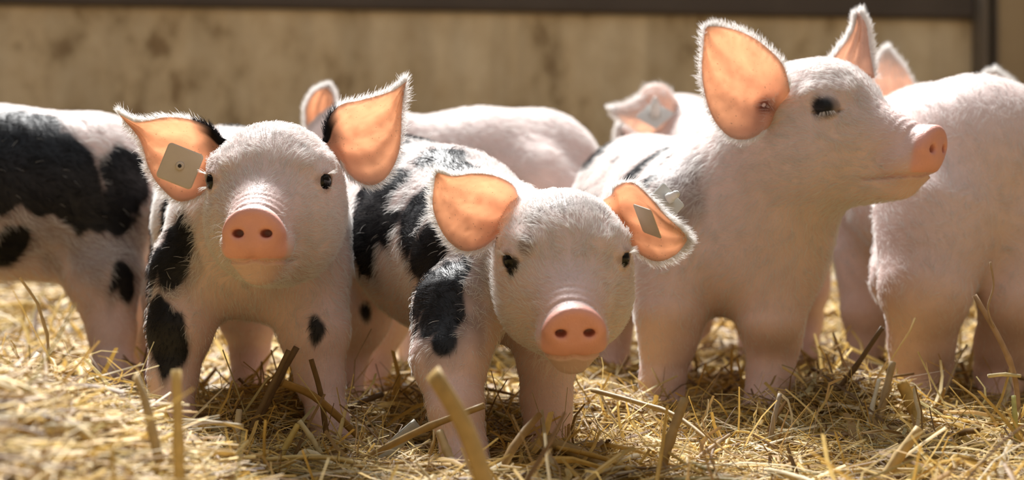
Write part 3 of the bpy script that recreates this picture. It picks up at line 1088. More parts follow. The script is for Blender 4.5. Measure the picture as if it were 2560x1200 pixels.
# right, head in profile
PIGS.append(dict(
    label='white piglet with raised head in profile and a dark patch over its shut eye', res=0.0022, hair=62000,
    head=dict(px=2092, py=276, z=2.095, yaw=53, pitch=5, roll=0, s=1.0, closed=True),
    spine=[(1822, 562, 2.24, 0.094), (1725, 560, 2.42, 0.098), (1612, 520, 2.62, 0.096)],
    legs=[[(1695, 700, 2.20, 0.044), (1670, 850, 2.18, 0.030), (1655, 950, 2.18, 0.023), (1660, 1000, 2.18, 0.0195), (1668, 1030, 2.17, 0.0195)],
          [(1925, 700, 2.18, 0.042), (1932, 850, 2.17, 0.029), (1926, 940, 2.16, 0.024), (1912, 1000, 2.15, 0.020), (1905, 1042, 2.14, 0.0195)],
          [(1540, 640, 2.60, 0.055), (1535, 740, 2.60, 0.038), (1535, 830, 2.62, 0.022), (1535, 920, 2.60, 0.019)],
          [(1700, 640, 2.60, 0.055), (1700, 740, 2.60, 0.036), (1695, 830, 2.62, 0.022), (1690, 920, 2.60, 0.019)]],
    extra=[((1960, 420, 2.14), (1880, 600, 2.19), 0.064, 0.080, 0.05), ((1990, 430, 2.12), (1925, 630, 2.16), 0.048, 0.054, 0.035),
           ((1690, 550, 2.19), (1672, 760, 2.165), 0.056, 0.036, 0.016), ((1935, 620, 2.15), (1930, 790, 2.14), 0.046, 0.033, 0.016)],
    ears=[dict(canal=True, top=dz([(1975, 225), (1955, 158), (1905, 105), (1855, 76), (1805, 64), (1768, 66)], 2.045, lin(6, 0.0, 0.03)),
               bot=dz([(1918, 322), (1872, 347), (1822, 340), (1778, 285), (1756, 190), (1762, 80)], 2.04, lin(6, 0.0, 0.03)),
               cup=0.020, roll=0.004, back=(-0.25, 0.95, 0.1)),
          dict(top=dz([(2070, 165), (2092, 130), (2118, 96), (2136, 62), (2144, 30)], 2.21, lin(5, 0.0, 0.0)),
               bot=dz([(2186, 192), (2178, 150), (2172, 110), (2166, 66), (2148, 32)], 2.19, lin(5, 0.0, 0.01)),
               cup=0.012, roll=0.003, pale=True, back=(0.1, 0.98, 0))],
    spots=[(1560, 440, 0.011, 0.6), (1580, 420, 0.012, 0.6), (1602, 400, 0.012, 0.6), (1628, 380, 0.010), (1655, 362, 0.009), (1600, 458, 0.010, 0.6), (1622, 435, 0.011, 0.6),
           (1645, 408, 0.010, 0.6), (1668, 385, 0.008), (1475, 355, 0.024), (1530, 390, 0.007, 0.6), (1553, 700, 0.022), (1553, 760, 0.020), (1552, 650, 0.016),
           (2036, 275, 0.0115), (2048, 272, 0.0115), (2040, 262, 0.009)],
    greys=[(1690, 430, 0.04), (1660, 520, 0.05)],
))
# far left, only its hindquarters in the frame
PIGS.append(dict(
    label='piglet with large black patches on flank standing beside the front spotted one', res=0.003, hair=42000, whiskers=False,
    head=dict(px=-480, py=420, z=2.40, yaw=-95, pitch=-5, s=1.0),
    spine=[(-230, 480, 2.42, 0.092), (-20, 478, 2.44, 0.098), (225, 480, 2.48, 0.098)],
    legs=[[(-230, 620, 2.36, 0.045), (-225, 800, 2.36, 0.030), (-225, 900, 2.36, 0.022), (-225, 985, 2.36, 0.019)],
          [(-190, 620, 2.52, 0.045), (-180, 780, 2.52, 0.030), (-180, 880, 2.52, 0.022), (-180, 950, 2.52, 0.019)],
          [(230, 570, 2.45, 0.062), (258, 690, 2.42, 0.046), (280, 830, 2.40, 0.027), (284, 930, 2.38, 0.023), (278, 985, 2.36, 0.0215)],
          [(300, 580, 2.53, 0.055), (330, 720, 2.54, 0.038), (362, 850, 2.55, 0.022), (352, 945, 2.54, 0.019)]],
    extra=[((60, 640, 2.42), (110, 672, 2.42), 0.028, 0.014, 0.03)],
    ears=[dict(top=dz([(-420, 340), (-400, 290), (-430, 240)], 2.34, [0, 0, 0]), bot=dz([(-370, 380), (-340, 320), (-425, 242)], 2.34, [0, 0, 0]), cup=0.01, roll=0.003),
          dict(top=dz([(-430, 350), (-420, 290), (-440, 240)], 2.46, [0, 0, 0]), bot=dz([(-390, 380), (-360, 320), (-436, 242)], 2.46, [0, 0, 0]), cup=0.01, roll=0.003)],
    spots=[(40, 320, 0.052), (140, 430, 0.050), (210, 480, 0.034), (250, 530, 0.022), (310, 430, 0.026), (330, 490, 0.026), (20, 430, 0.036), (20, 480, 0.022),
           (45, 610, 0.024), (20, 640, 0.024), (320, 690, 0.020), (325, 730, 0.016), (-150, 420, 0.06), (130, 390, 0.03), (90, 370, 0.04), (320, 560, 0.02)],
    greys=[(150, 560, 0.07), (250, 600, 0.07), (310, 600, 0.06), (60, 520, 0.05), (330, 700, 0.04), (80, 600, 0.05)],
))
# far right, walking away
PIGS.append(dict(
    label='plain pale pink piglet seen from behind beside the raised-head piglet', tail=(2600, 400, 2.24), res=0.003, hair=46000, whiskers=False, toe=(-0.3, 0.95, 0),
    head=dict(px=2400, py=330, z=2.98, yaw=152, pitch=0, s=1.0),
    spine=[(2240, 480, 2.62, 0.098), (2340, 440, 2.46, 0.106), (2440, 420, 2.32, 0.108)],
    legs=[[(2170, 640, 2.58, 0.045), (2165, 780, 2.56, 0.030), (2165, 860, 2.56, 0.022), (2160, 945, 2.55, 0.019)],
          [(2330, 640, 2.66, 0.045), (2330, 780, 2.66, 0.030), (2330, 860, 2.66, 0.022), (2330, 920, 2.66, 0.019)],
          [(2345, 560, 2.26, 0.074), (2315, 720, 2.22, 0.050), (2304, 850, 2.25, 0.036), (2304, 920, 2.27, 0.034), (2285, 1000, 2.24, 0.021)],
          [(2560, 580, 2.28, 0.066), (2545, 740, 2.26, 0.044), (2510, 860, 2.30, 0.032), (2505, 930, 2.32, 0.030), (2495, 1000, 2.28, 0.021)]],
    extra=[((2270, 620, 2.36), (2262, 700, 2.30), 0.040, 0.040, 0.03)],
    ears=[dict(top=dz([(2172, 235), (2190, 170), (2213, 120)], 2.88, [0, 0, 0]), bot=dz([(2300, 240), (2258, 165), (2218, 120)], 2.90, [0, 0, 0]), cup=-0.008, roll=0.0, flip=True),
          dict(top=dz([(2440, 240), (2455, 198), (2478, 178)], 2.98, [0, 0, 0]), bot=dz([(2560, 262), (2532, 208), (2490, 178)], 3.0, [0, 0, 0]), cup=-0.006, roll=0.0, flip=True)],
    spots=[],
))
# behind the centre one
PIGS.append(dict(
    tail=(1488, 480, 2.97), label='plain white piglet whose rounded back rises behind the black-patched piglets', res=0.0035, hair=30000, whiskers=False, toe=(-1, 0, 0),
    head=dict(px=850, py=360, z=2.74, yaw=-50, pitch=0, s=1.0),
    spine=[(1040, 460, 2.80, 0.088), (1190, 450, 2.85, 0.096), (1335, 448, 2.90, 0.102)],
    legs=[[(1030, 560, 2.74, 0.045), (1030, 700, 2.74, 0.030), (1030, 800, 2.74, 0.022), (1030, 900, 2.74, 0.019)],
          [(1080, 560, 2.92, 0.045), (1080, 700, 2.92, 0.030), (1080, 790, 2.92, 0.022), (1080, 870, 2.92, 0.019)],
          [(1370, 520, 2.84, 0.066), (1380, 680, 2.83, 0.040), (1400, 780, 2.84, 0.024), (1390, 880, 2.82, 0.019)],
          [(1350, 540, 2.98, 0.060), (1340, 680, 2.98, 0.036), (1350, 770, 2.99, 0.022), (1340, 850, 2.97, 0.019)]],
    extra=[((1330, 470, 2.80), (1400, 520, 2.80), 0.060, 0.050, 0.03)],
    ears=[dict(top=dz([(768, 330), (762, 270), (782, 232), (814, 219)], 2.76, [0, 0, 0, 0]), bot=dz([(822, 330), (832, 290), (833, 245), (820, 219)], 2.76, [0, 0, 0, 0]), cup=0.010, roll=0.004),
          dict(top=dz([(880, 320), (900, 280), (930, 270)], 2.84, [0, 0, 0]), bot=dz([(920, 360), (950, 330), (936, 274)], 2.84, [0, 0, 0]), cup=0.01, roll=0.003)],
    spots=[],
))
# behind the raised-head one, white tag in its ear
PIGS.append(dict(
    label='pale piglet at the back with a white tag and pin in its ear', res=0.0035, hair=26000, whiskers=False, toe=(-0.7, 0.7, 0),
    head=dict(px=1648, py=335, z=3.05, yaw=-140, pitch=-5, s=1.0),
    spine=[(1800, 440, 2.92, 0.088), (1870, 440, 2.84, 0.094), (1930, 440, 2.76, 0.094)],
    legs=[[(1760, 560, 2.88, 0.042), (1745, 700, 2.88, 0.028), (1745, 790, 2.88, 0.021), (1742, 870, 2.88, 0.018)],
          [(1900, 560, 2.96, 0.042), (1915, 700, 2.96, 0.028), (1915, 790, 2.96, 0.021), (1912, 860, 2.96, 0.018)],
          [(1860, 560, 2.72, 0.050), (1870, 720, 2.72, 0.034), (1880, 800, 2.74, 0.022), (1885, 905, 2.72, 0.019)],
          [(2000, 560, 2.78, 0.050), (2010, 720, 2.78, 0.034), (2015, 800, 2.80, 0.022), (2010, 895, 2.78, 0.019)]],
    ears=[dict(top=dz([(1692, 252), (1662, 218), (1620, 218), (1585, 252), (1524, 270)], 2.98, lin(5, 0, -0.01)),
               bot=dz([(1690, 340), (1650, 344), (1605, 336), (1560, 306), (1528, 275)], 2.97, lin(5, 0, -0.01)), cup=-0.018, roll=-0.004, flip=True),
          dict(top=dz([(1590, 300), (1570, 310), (1545, 318)], 3.08, [0, 0, 0]), bot=dz([(1610, 360), (1570, 362), (1540, 345)], 3.08, [0, 0, 0]), cup=0.004, roll=0.0, flip=True)],
    spots=[],
))

built = [build_pig(c) for c in PIGS]


# ------------------------------------------------------------------ ear tags
def plate(name, c, u, v, n, half, thick, mat, parent, corner=0.2, hole=None):
    """rounded square plate: centre c, in-plane axes u,v, normal n"""
    u, v, n = norm(u), norm(v), norm(n)
    ring = []
    k = 6
    for qx, qy, a0 in ((1, 1, 0), (-1, 1, 90), (-1, -1, 180), (1, -1, 270)):
        for i in range(k + 1):
            a = math.radians(a0 + 90 * i / k)
            ring.append(((1 - corner) * qx + corner * math.cos(a), (1 - corner) * qy + corner * math.sin(a)))
    ring = np.array(ring)
    m = len(ring)
    layers = [(0.93, 0.5), (1.0, 0.2), (1.0, -0.2), (0.93, -0.5)]
    V = []
    for sc, hh in layers:
        for x, y in ring:
            V.append(c + u * x * half * sc + v * y * half * sc + n * hh * thick)
    Fs = []
    for l in range(3):
        for i in range(m):
            j = (i + 1) % m
            Fs.append((l * m + i, l * m + j, (l + 1) * m + j, (l + 1) * m + i))
    Fs.append(tuple(range(m))[::-1])
    Fs.append(tuple(range(3 * m, 4 * m)))
    return obj_mesh(name, V, Fs, mat, parent, smooth=False)


def lathe(name, c, ax, prof, mat, parent=None, seg=20):
    ax = norm(ax)
    u = norm(np.cross(ax, [0.3, 0.2, 0.9]))
    v = np.cross(ax, u)
    V, Fs = [], []
    for r, h in prof:
        for i in range(seg):
            a = 2 * math.pi * i / seg
            V.append(c + ax * h + (u * math.cos(a) + v * math.sin(a)) * r)
    for l in range(len(prof) - 1):
        for i in range(seg):
            j = (i + 1) % seg
            Fs.append((l * seg + i, l * seg + j, (l + 1) * seg + j, (l + 1) * seg + i))
    Fs.append(tuple(range(seg))[::-1])
    Fs.append(tuple(range((len(prof) - 1) * seg, len(prof) * seg)))
    return obj_mesh(name, V, Fs, mat, parent)


def subpart(o, par):
    """put a mesh built in world coordinates under another part"""
    o.parent = par
    o.matrix_parent_inverse = Matrix.Identity(4)
    return o


p2, p3, p7 = built[0][0], built[1][0], built[6][0]
# flat grey tag facing forward in the front left piglet's ear
c = W(450, 415, 1.928)
ca, sa = math.cos(math.radians(-22)), math.sin(math.radians(-22))
n_ = np.array([0.10, -1, 0.05])
tg = plate('ear_tag', c, (ca, 0.10, sa), (-sa, 0.0, ca), n_, 0.0182, 0.0018, M_TAG, p2, 0.22)
tg['label'] = 'square beige grey plastic ear tag'
r_ = lathe('tag_collar', c - np.array([0, 0.0009, 0]), n_, [(0.0042, 0), (0.0042, 0.0012), (0.0032, 0.0018), (0.0018, 0.0016)], M_TAG)
subpart(r_, tg)
h_ = lathe('tag_hole', c - np.array([0, 0.0012, 0]), n_, [(0.0018, 0), (0.0018, 0.0017), (0.0001, 0.0017)], M_HOLE)
subpart(h_, tg)
# folded tag in the centre piglet's ear: grey-beige plate inside, white plate and pin behind
c3 = (W(1575, 510, 1.815) + W(1662, 597, 1.790)) / 2
tg3 = plate('ear_tag', c3, W(1638, 532, 1.775) - W(1575, 510, 1.815), W(1662, 597, 1.79) - W(1638, 532, 1.775), (0.75, -0.62, 0.2), 0.0165, 0.0018, M_TAG, p3, 0.18)
tg3['label'] = 'square beige plastic ear tag plate'
c3b = W(1664, 506, 1.862)
n3b = norm(np.cross([0.68, 0.0, -0.73], [0.55, 0.6, 0.5]))
tg3b = plate('ear_tag_back', c3b, (0.68, 0.0, -0.73), (0.55, 0.6, 0.5), n3b, 0.0150, 0.0018, M_TAGW, p3, 0.18)
tg3b['label'] = 'white plastic tag back plate'
pn = lathe('tag_pin', c3b + np.array([0.002, 0, 0.003]), n3b + np.array([0.7, 0.2, 0.3]), [(0.005, 0), (0.005, 0.004), (0.0042, 0.005), (0.0035, 0.009), (0.004, 0.0095), (0.0025, 0.0125), (0.001, 0.013)], M_TAGW)
subpart(pn, tg3b)
# white tag with a pin on the back of the far piglet's ear
c7 = W(1637, 288, 2.935)
tg7 = plate('ear_tag', c7, W(1685, 278, 2.93) - W(1640, 252, 2.94), W(1640, 252, 2.94) - W(1590, 295, 2.93), (0.0, -1, 0.15), 0.0190, 0.002, M_TAGW, p7, 0.15)
tg7['label'] = 'white square ear tag'
pn = lathe('tag_pin', c7, (0, -0.45, 0.89), [(0.0085, 0), (0.0075, 0.008), (0.0068, 0.015), (0.0064, 0.021), (0.0036, 0.023), (0.003, 0.029), (0.001, 0.030)], M_TAGW)
subpart(pn, tg7)

# ------------------------------------------------------------------ straw
def mat_straw():
    m, nt, out = new_mat('straw')
    at = N(nt, 'ShaderNodeAttribute', attribute_name='tone')
    tc = N(nt, 'ShaderNodeTexCoord')
    n1 = N(nt, 'ShaderNodeTexNoise', in_Scale=130.0, in_Detail=4.0)
    L(nt, tc.outputs['Object'], n1.inputs['Vector'])
    mr = N(nt, 'ShaderNodeMapRange', in_3=0.65, in_4=1.25)
    L(nt, n1.outputs['Fac'], mr.inputs[0])
    mul = N(nt, 'ShaderNodeVectorMath', operation='SCALE')
    L(nt, at.outputs['Color'], mul.inputs[0])
    L(nt, mr.outputs[0], mul.inputs['Scale'])
    b = N(nt, 'ShaderNodeBsdfPrincipled', in_Roughness=0.55)
    b.inputs['Specular IOR Level'].default_value = 0.25
    L(nt, mul.outputs[0], b.inputs['Base Color'])
    tr = N(nt, 'ShaderNodeBsdfTranslucent')
    L(nt, mul.outputs[0], tr.inputs[0])
    mx = N(nt, 'ShaderNodeMixShader')
    mx.inputs[0].default_value = 0.25
    L(nt, b.outputs[0], mx.inputs[1])
    L(nt, tr.outputs[0], mx.inputs[2])
    L(nt, mx.outputs[0], out.inputs[0])
    return m


M_STRAW = mat_straw()
PAL = np.array([(0.68, 0.46, 0.135), (0.60, 0.38, 0.095), (0.76, 0.58, 0.24), (0.42, 0.265, 0.10), (0.31, 0.19, 0.08), (0.64, 0.52, 0.31), (0.48, 0.40, 0.19), (0.22, 0.13, 0.06)])
PALW = np.array([0.20, 0.20, 0.15, 0.15, 0.10, 0.09, 0.05, 0.06])


def straw_batch(n, xr, yr, lens, wid, layer, pitch_sd, pitch_hi=0.06, tint=None, curl=0.10):
    x = rng.uniform(*xr, n)
    y = rng.uniform(*yr, n)
    # keep to what the wedge of view and a step aside could see
    keep = (np.abs(x) < 0.33 * y + 0.12) & (y < WALL_Y + math.tan(WALL_A) * x - 0.17)
    x, y = x[keep], y[keep]
    n = len(x)
    ln = rng.uniform(*lens, n) * np.where(rng.random(n) < 0.2, 0.5, 1.0)
    wd = rng.uniform(*wid, n)
    yaw = rng.uniform(0, 2 * math.pi, n)
    pit = rng.normal(0, pitch_sd, n)
    st = rng.random(n) < pitch_hi
    pit = np.where(st, rng.uniform(0.35, 1.1, n), pit)
    z = g_height(x, y) + rng.uniform(*layer, n) + np.where(st, ln * 0.32 * np.sin(np.abs(pit)), 0)
    d = np.stack([np.cos(yaw) * np.cos(pit), np.sin(yaw) * np.cos(pit), np.sin(pit)], 1)
    side = norm(np.cross(d, np.array([0, 0, 1.0])) + rng.normal(0, 0.35, (n, 3)))
    upv = norm(np.cross(side, d))
    bend = rng.normal(0, curl, n) * ln
    bend2 = rng.normal(0, curl * 0.7, n) * ln
    kink = np.where(rng.random(n) < 0.18, rng.normal(0, 0.4, n) * ln, 0)
    K = 5
    ts = np.linspace(-0.5, 0.5, K)
    c = np.stack([x, y, z], 1)
    V = np.empty((n, K, 3, 3), np.float32)
    fold = np.where(rng.random(n) < 0.5, 0.45, 0.12)
    for i, t in enumerate(ts):
        p = c + d * (t * ln)[:, None] + side * (bend * (1 - 4 * t * t) + kink * max(t, 0))[:, None] + upv * (bend2 * (1 - 4 * t * t) * 0.6)[:, None]
        tw = 0.7 + 0.3 * (1 - 2 * abs(t))
        V[:, i, 0] = p - side * (wd * 0.5 * tw)[:, None]
        V[:, i, 1] = p + upv * (wd * fold)[:, None]
        V[:, i, 2] = p + side * (wd * 0.5 * tw)[:, None]
    # blades end at the legs instead of running through them
    ok = (pig_distance(V.reshape(-1, 3)).reshape(n, -1) > -0.0015).all(1)
    V = V[ok]
    n = len(V)
    b = (np.arange(n) * (K * 3))[:, None, None]
    q = []
    for i in range(K - 1):
        for k in range(2):
            q.append([i * 3 + k, i * 3 + k + 1, (i + 1) * 3 + k + 1, (i + 1) * 3 + k])
    Q = (b + np.array(q)[None]).reshape(-1, 4)
    ci = rng.choice(len(PAL), n, p=PALW)
    C = PAL[ci] * rng.uniform(0.8, 1.12, (n, 1))
    if tint is not None:
        C = C * np.asarray(tint)
    return V.reshape(-1, 3), Q, np.repeat(C, K * 3, axis=0)


def merge(bs):
    V, Q, C, o = [], [], [], 0
    for v, q, c in bs:
        V.append(v)
        Q.append(q + o)
        C.append(c)
        o += len(v)
    return np.concatenate(V), np.concatenate(Q), np.concatenate(C)


bs = [straw_batch(24000, (-0.75, 0.75), (1.15, 2.35), (0.04, 0.14), (0.0014, 0.0050), (-0.030, 0.008), 0.13, 0.025),
      straw_batch(15000, (-0.75, 0.75), (1.45, 2.35), (0.03, 0.10), (0.0006, 0.0016), (-0.018, 0.014), 0.20, 0.05, None, 0.22),
      straw_batch(2600, (-0.75, 0.75), (1.45, 2.35), (0.04, 0.10), (0.004, 0.0085), (-0.015, 0.010), 0.22, 0.04, None, 0.16),
      straw_batch(7000, (-0.30, 0.42), (1.80, 2.20), (0.03, 0.09), (0.0008, 0.0035), (-0.012, 0.012), 0.24, 0.08, None, 0.18),
      straw_batch(420, (-0.70, 0.70), (1.75, 2.40), (0.03, 0.08), (0.002, 0.006), (0.0, 0.02), 0.35, 0.45),
      straw_batch(13000, (-1.1, 1.1), (2.3, 3.05), (0.05, 0.15), (0.003, 0.008), (-0.028, 0.012), 0.20, 0.06),
      straw_batch(12000, (-1.6, 1.7), (3.05, 5.0), (0.08, 0.20), (0.005, 0.011), (-0.03, 0.02), 0.2, 0.05)]
V, Q, C = merge(bs)
so = obj_mesh('straw_bedding', V, Q, M_STRAW, smooth=False, attrs={'tone': C})
tag(so, 'thick loose bed of golden straw covering the pen floor', 'straw', kind='stuff')


def stalk(name, pts, r, col, label, group=None, seg=7, flat=1.0, node=True):
    """one stalk: a tapering hollow tube through 3D points with a node ring"""
    P = crom(pts, max(6, 4 * len(pts)))
    n = len(P)
    T = norm(np.gradient(P, axis=0))
    ref = np.array([0.2, 0.9, 0.3])
    U = norm(np.cross(T, ref))
    Vv = np.cross(T, U)
    rad = r * (1 - 0.12 * np.linspace(0, 1, n))
    if node and n > 6:
        rad[n // 2] *= 1.22
    VV, Fs = [], []
    for i in range(n):
        for k in range(seg):
            a = 2 * math.pi * k / seg
            VV.append(P[i] + U[i] * math.cos(a) * rad[i] + Vv[i] * math.sin(a) * rad[i] * flat)
    for i in range(n - 1):
        for k in range(seg):
            j = (k + 1) % seg
            Fs.append((i * seg + k, i * seg + j, (i + 1) * seg + j, (i + 1) * seg + k))
    # hollow broken ends
    Fs.append(tuple(range(seg))[::-1])
    b = len(VV)
    for k in range(seg):
        a = 2 * math.pi * k / seg
        VV.append(P[-1] + U[-1] * math.cos(a) * rad[-1] * 0.6 + Vv[-1] * math.sin(a) * rad[-1] * 0.6 * flat)
    for k in range(seg):
        VV.append(VV[b + k] - T[-1] * r * 2.5)
    e = (n - 1) * seg
    for k in range(seg):
        j = (k + 1) % seg
        Fs.append((e + k, e + j, b + j, b + k))
        Fs.append((b + k, b + j, b + seg + j, b + seg + k))
    Fs.append(tuple(range(b + seg, b + 2 * seg)))
    base = P[0]
    VV = [v - base for v in VV]
    o = obj_mesh(name, VV, Fs, M_STRAW, attrs={'tone': np.tile(np.asarray(col, float), (len(VV), 1))})
    o.location = base
    return tag(o, label, 'straw', group)


GOLD, PALE, BROWN, DBROWN, CREAM = (0.70, 0.50, 0.20), (0.76, 0.64, 0.40), (0.42, 0.26, 0.10), (0.20, 0.13, 0.07), (0.80, 0.74, 0.58)


def lie(px, py, lift=0.010):
    """the point of the straw surface seen at a pixel"""
    for z in np.arange(1.15, 3.2, 0.004):
        p = W(px, py, z)
        if p[2] < float(g_height(p[0], p[1])) + lift:
            break
    p[2] = float(g_height(p[0], p[1])) + lift
    return p


def S(*pts):
    return [W(*p) for p in pts]


stalk('straw_stalk', S((452, 1390, 1.36), (446, 1130, 1.37), (440, 925, 1.38)), 0.0040, (0.74, 0.56, 0.24), 'thick upright golden stalk standing before the spotted piglet with the square tag')
stalk('straw_leaf', S((1292, 1480, 1.29), (1180, 1110, 1.33), (1082, 930, 1.36)), 0.0078, (0.62, 0.44, 0.18), 'broad dry leaf leaning across the centre piglet\'s front leg', flat=0.15, node=False)
stalk('straw_stalk', S((2062, 1012, 2.12), (2130, 930, 2.10), (2206, 818, 2.08)), 0.0030, DBROWN, 'dark brown broken stem leaning up behind the right piglet\'s front leg')
gst = stalk('grass_stem', S((2548, 1120, 1.98), (2540, 960, 1.99), (2505, 860, 1.99), (2436, 738, 2.0)), 0.0030, (0.50, 0.34, 0.20), 'dry branched grass stem standing in front of the piglet walking away')
twig = stalk('twig', S((2484, 818, 1.99), (2470, 770, 1.99), (2484, 715, 1.99), (2476, 655, 1.99)), 0.0012, (0.50, 0.36, 0.22), 'thin wispy grass twig', node=False)
del twig['category']
twig.parent = gst
twig.matrix_parent_inverse = Matrix.Translation(gst.location).inverted()
stalk('straw_stalk', S((2190, 1075, 2.02), (2212, 990, 2.03), (2232, 905, 2.04)), 0.0042, (0.52, 0.38, 0.20), 'thick ribbed straw stub with a knobbed top by the pale hind leg')
stalk('straw_stalk', S((2300, 1060, 2.02), (2280, 1010, 2.03), (2254, 955, 2.04)), 0.0075, (0.62, 0.42, 0.13), 'short wide golden straw stub with a split open end', flat=0.5)
stalk('straw_stalk', S((2165, 1090, 2.0), (2180, 1020, 2.01), (2198, 948, 2.02)), 0.0024, CREAM, 'thin whitish straw stub beside the knobbed one')
stalk('straw_stalk', S((1640, 1225, 1.70), (1672, 1110, 1.71), (1712, 998, 1.73)), 0.0048, (0.50, 0.33, 0.13), 'thick brown stalk leaning upright in the front straw beside the raised-head piglet\'s leg')
stalk('straw_stalk', S((2190, 1230, 1.70), (2240, 1150, 1.71), (2298, 1072, 1.72)), 0.0050, (0.66, 0.47, 0.20), 'thick golden stalk leaning in the front straw below the pale hind leg')
stalk('straw_stalk', S((900, 1152, 1.80), (1060, 1072, 1.775), (1210, 1014, 1.76)), 0.0034, (0.46, 0.31, 0.13), 'long brown stalk crossing before the lowered-head piglet\'s foot')
stalk('straw_stalk', S((408, 1132, 1.86), (340, 1058, 1.86), (283, 998, 1.86)), 0.0036, CREAM, 'cream straw stub lying slanted beside the spotted piglet\'s front foot')
stalk('straw_stalk', S((632, 1085, 1.955), (690, 960, 1.955), (742, 868, 1.955)), 0.0038, (0.24, 0.15, 0.075), 'dark leaning stem between the spotted piglet\'s front legs')
stalk('straw_stalk', S((618, 1092, 1.94), (675, 975, 1.94), (722, 876, 1.94)), 0.0030, (0.26, 0.17, 0.08), 'second dark stem leaning between the spotted piglet\'s front legs')
stalk('straw_leaf', S((820, 1118, 1.93), (803, 990, 1.93), (778, 898, 1.93)), 0.0032, (0.22, 0.13, 0.05), 'upright dark brown leaf blade before the spotted piglet\'s foot', flat=0.2, node=False)
stalk('straw_leaf', S((708, 958, 1.935), (790, 995, 1.93), (915, 1108, 1.92)), 0.0048, (0.46, 0.28, 0.09), 'tan flat leaf lying across the spotted piglet\'s front foot', flat=0.15, node=False)
stalk('straw_stalk', S((850, 1030, 2.05), (905, 1005, 2.05), (957, 984, 2.05)), 0.0034, (0.20, 0.13, 0.07), 'dark stem lying between the two spotted piglets')
stalk('straw_stalk', S((595, 1140, 1.86), (592, 1080, 1.87), (598, 1025, 1.88)), 0.0036, (0.66, 0.52, 0.30), 'short pale straw stub standing between the spotted piglet\'s front feet')
stalk('straw_stalk', S((690, 1165, 1.80), (718, 1110, 1.81), (745, 1062, 1.82)), 0.0032, (0.66, 0.48, 0.14), 'yellow straw stub leaning beside a forked pair by the spotted piglet\'s foot')
stalk('straw_stalk', S((805, 1140, 1.82), (778, 1095, 1.82), (747, 1052, 1.82)), 0.0028, (0.72, 0.62, 0.36), 'pale straw forming a fork with the yellow stub')
stalk('straw_stalk', S((890, 1200, 1.76), (830, 1165, 1.77), (762, 1132, 1.78), (735, 1175, 1.78)), 0.0040, PALE, 'bent pale stalk lying in the front straw')
stalk('straw_leaf', S((940, 1165, 1.80), (990, 1110, 1.81), (1045, 1060, 1.82)), 0.0070, (0.46, 0.44, 0.38), 'grey dry leaf beside the long brown stalk', flat=0.12, node=False)
stalk('straw_stalk', S((1140, 1185, 1.745), (1118, 1130, 1.755), (1098, 1078, 1.765)), 0.0042, (0.68, 0.52, 0.28), 'tan straw stub leaning against the lowered-head piglet\'s foot')
stalk('straw_stalk', S((1560, 1190, 1.74), (1460, 1140, 1.77), (1368, 1102, 1.80)), 0.0058, (0.50, 0.35, 0.15), 'thick tan stalk lying before the lowered-head piglet\'s far foot')
stalk('straw_leaf', S((1330, 1132, 1.80), (1352, 1108, 1.81), (1375, 1098, 1.81), (1362, 1200, 1.76)), 0.0060, (0.46, 0.31, 0.13), 'folded brown leaf at the foot of the lowered-head piglet', flat=0.3, node=False)
stalk('straw_stalk', S((1480, 975, 2.0), (1590, 1005, 1.96), (1690, 1040, 1.92), (1805, 1128, 1.86)), 0.0026, (0.56, 0.43, 0.24), 'long thin straw sloping down past the raised-head piglet\'s foot')
stalk('straw_stalk', S((1985, 975, 2.22), (2015, 945, 2.22), (2032, 922, 2.22)), 0.0022, (0.20, 0.125, 0.07), 'short arm of a dark bent twig behind the raised-head piglet\'s leg')
stalk('straw_stalk', S((2032, 922, 2.22), (2075, 950, 2.21), (2125, 988, 2.20)), 0.0022, (0.20, 0.125, 0.07), 'long arm of a dark bent twig behind the raised-head piglet\'s leg')
stalk('straw_stalk', S((1720, 950, 2.28), (1760, 975, 2.27), (1795, 990, 2.26), (1850, 945, 2.27)), 0.0024, (0.20, 0.13, 0.07), 'dark curved twig between the raised-head piglet\'s front legs')
stalk('straw_leaf', [lie(30, 905), lie(110, 872), lie(200, 815)], 0.0035, (0.22, 0.145, 0.075), 'dark long leaf lying on bright straw under the black-patched flank', flat=0.3, node=False)
stalk('straw_stalk', [lie(70, 975), lie(190, 1070), lie(330, 1190)], 0.0034, (0.74, 0.56, 0.26), 'long golden stalk sloping down the straw heap')
stalk('straw_stalk', [lie(-60, 955), lie(20, 962), lie(95, 985)], 0.0040, (0.74, 0.58, 0.30), 'thick golden stalk end on top of the straw heap')
stalk('straw_stalk', [lie(120, 1075), lie(240, 1065), lie(345, 1045)], 0.0036, PALE, 'pale stalk lying across the straw heap')
stalk('straw_leaf', S((400, 1160, 1.42), (365, 1010, 1.44), (338, 938, 1.46)), 0.0045, (0.60, 0.46, 0.26), 'pale blade leaning beside the thick upright stalk', flat=0.2, node=False)
stalk('straw_stalk', S((2470, 940, 1.984), (2510, 936, 1.985), (2552, 940, 1.986)), 0.0020, (0.72, 0.62, 0.36), 'thin pale straw caught on the dry branched grass stem')
stalk('straw_stalk', S((2543, 1125, 1.84), (2538, 1045, 1.84), (2534, 990, 1.85)), 0.0026, (0.66, 0.62, 0.22), 'small greenish yellow stub near the dry branched grass stem')
stalk('straw_stalk', [lie(2020, 1075), lie(2180, 1066), lie(2300, 1085)], 0.0034, (0.62, 0.46, 0.22), 'long straw lying flat in front of the pale hind leg')
stalk('straw_leaf', S((1925, 1040, 1.98), (1955, 1060, 1.96), (2005, 1100, 1.92)), 0.0070, (0.36, 0.27, 0.12), 'flat brown leaf beside the raised-head piglet\'s foot', flat=0.25, node=False)
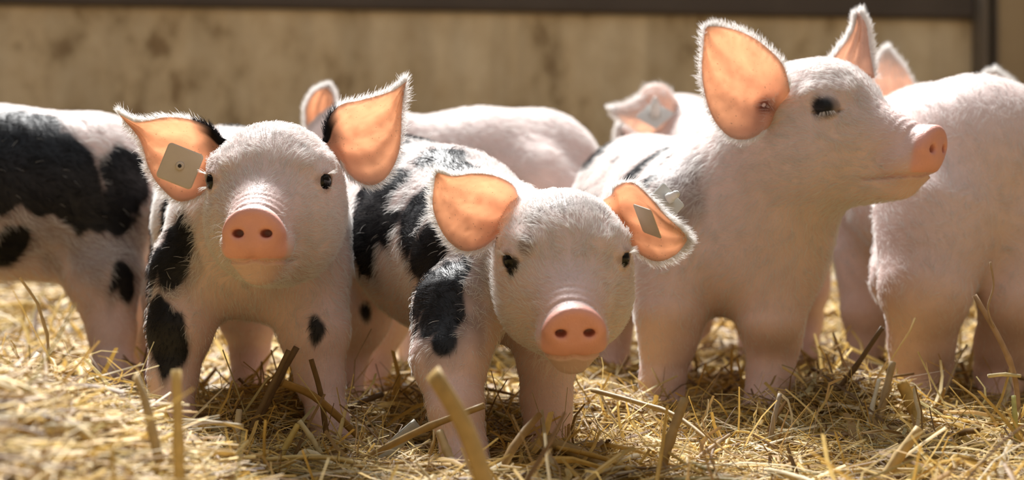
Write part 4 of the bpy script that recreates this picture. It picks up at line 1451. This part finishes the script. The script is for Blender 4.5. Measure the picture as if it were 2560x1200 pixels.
stalk('straw_stalk', S((1925, 1110, 1.90), (1935, 1050, 1.90), (1950, 985, 1.91)), 0.0026, (0.44, 0.36, 0.27), 'grey upright straw before the raised-head piglet\'s foot')
stalk('straw_stalk', S((1895, 1008, 2.02), (1905, 1035, 2.0), (1925, 1062, 1.98)), 0.0045, (0.66, 0.44, 0.14), 'golden split stub at the raised-head piglet\'s foot', flat=0.4)

# more single stalks lying loose on top, alike within a colour but for their place
TINTS = ('golden', 'deep golden yellow', 'pale yellow', 'tan brown', 'dark brown', 'cream coloured', 'olive tan')
proto = None
for i in range(170):
    for _ in range(20):
        y = random.uniform(1.55, 2.5)
        x = random.uniform(-0.30 * y, 0.30 * y)
        if True:
            break
    z = float(g_height(np.array([x]), np.array([y]))[0]) + random.uniform(0.004, 0.012)
    if proto is None:
        proto = stalk('straw_stalk', [(0 - .05, 0, 0), (-.02, .001, .002), (.02, -.001, .002), (.05, .002, 0)], 0.0021, (0.70, 0.54, 0.27), 'loose golden straw stalk lying on top of the bedding', 'loose golden stalks on the bedding')
        protos = [proto]
        o = proto
    elif len(protos) < 7:
        c = PAL[len(protos) % len(PAL)]
        b_ = random.uniform(-0.012, 0.012)
        o = stalk('straw_stalk', [(-.05, 0, 0), (-.02, b_, .003), (.02, b_ * .8, .002), (.05, -b_ * .3, 0)], random.uniform(0.0014, 0.0030), c, 'loose %s straw stalk lying on top of the bedding' % TINTS[len(protos)], 'loose %s stalks on the bedding' % TINTS[len(protos)], seg=6)
        protos.append(o)
    else:
        o = random.choice(protos).copy()
        coll.objects.link(o)
    for _ in range(60):
        z = float(g_height(x, y)) + random.uniform(0.004, 0.012)
        sc_ = random.uniform(0.55, 1.25)
        eul = Vector((random.uniform(-.1, .1), random.gauss(0, 0.13), random.uniform(0, 6.28)))
        mx_ = Matrix.LocRotScale(Vector((x, y, z)), Euler(eul), Vector((sc_, sc_, sc_)))
        if pig_distance([mx_ @ Vector((t_, 0, 0.002)) for t_ in np.linspace(-0.005, 0.105, 23)]).min() > 0.015:
            break
        y = random.uniform(1.55, 2.5)
        x = random.uniform(-0.30 * y, 0.30 * y)
    o.location = (x, y, z)
    o.scale = (sc_, sc_, sc_)
    o.rotation_euler = eul
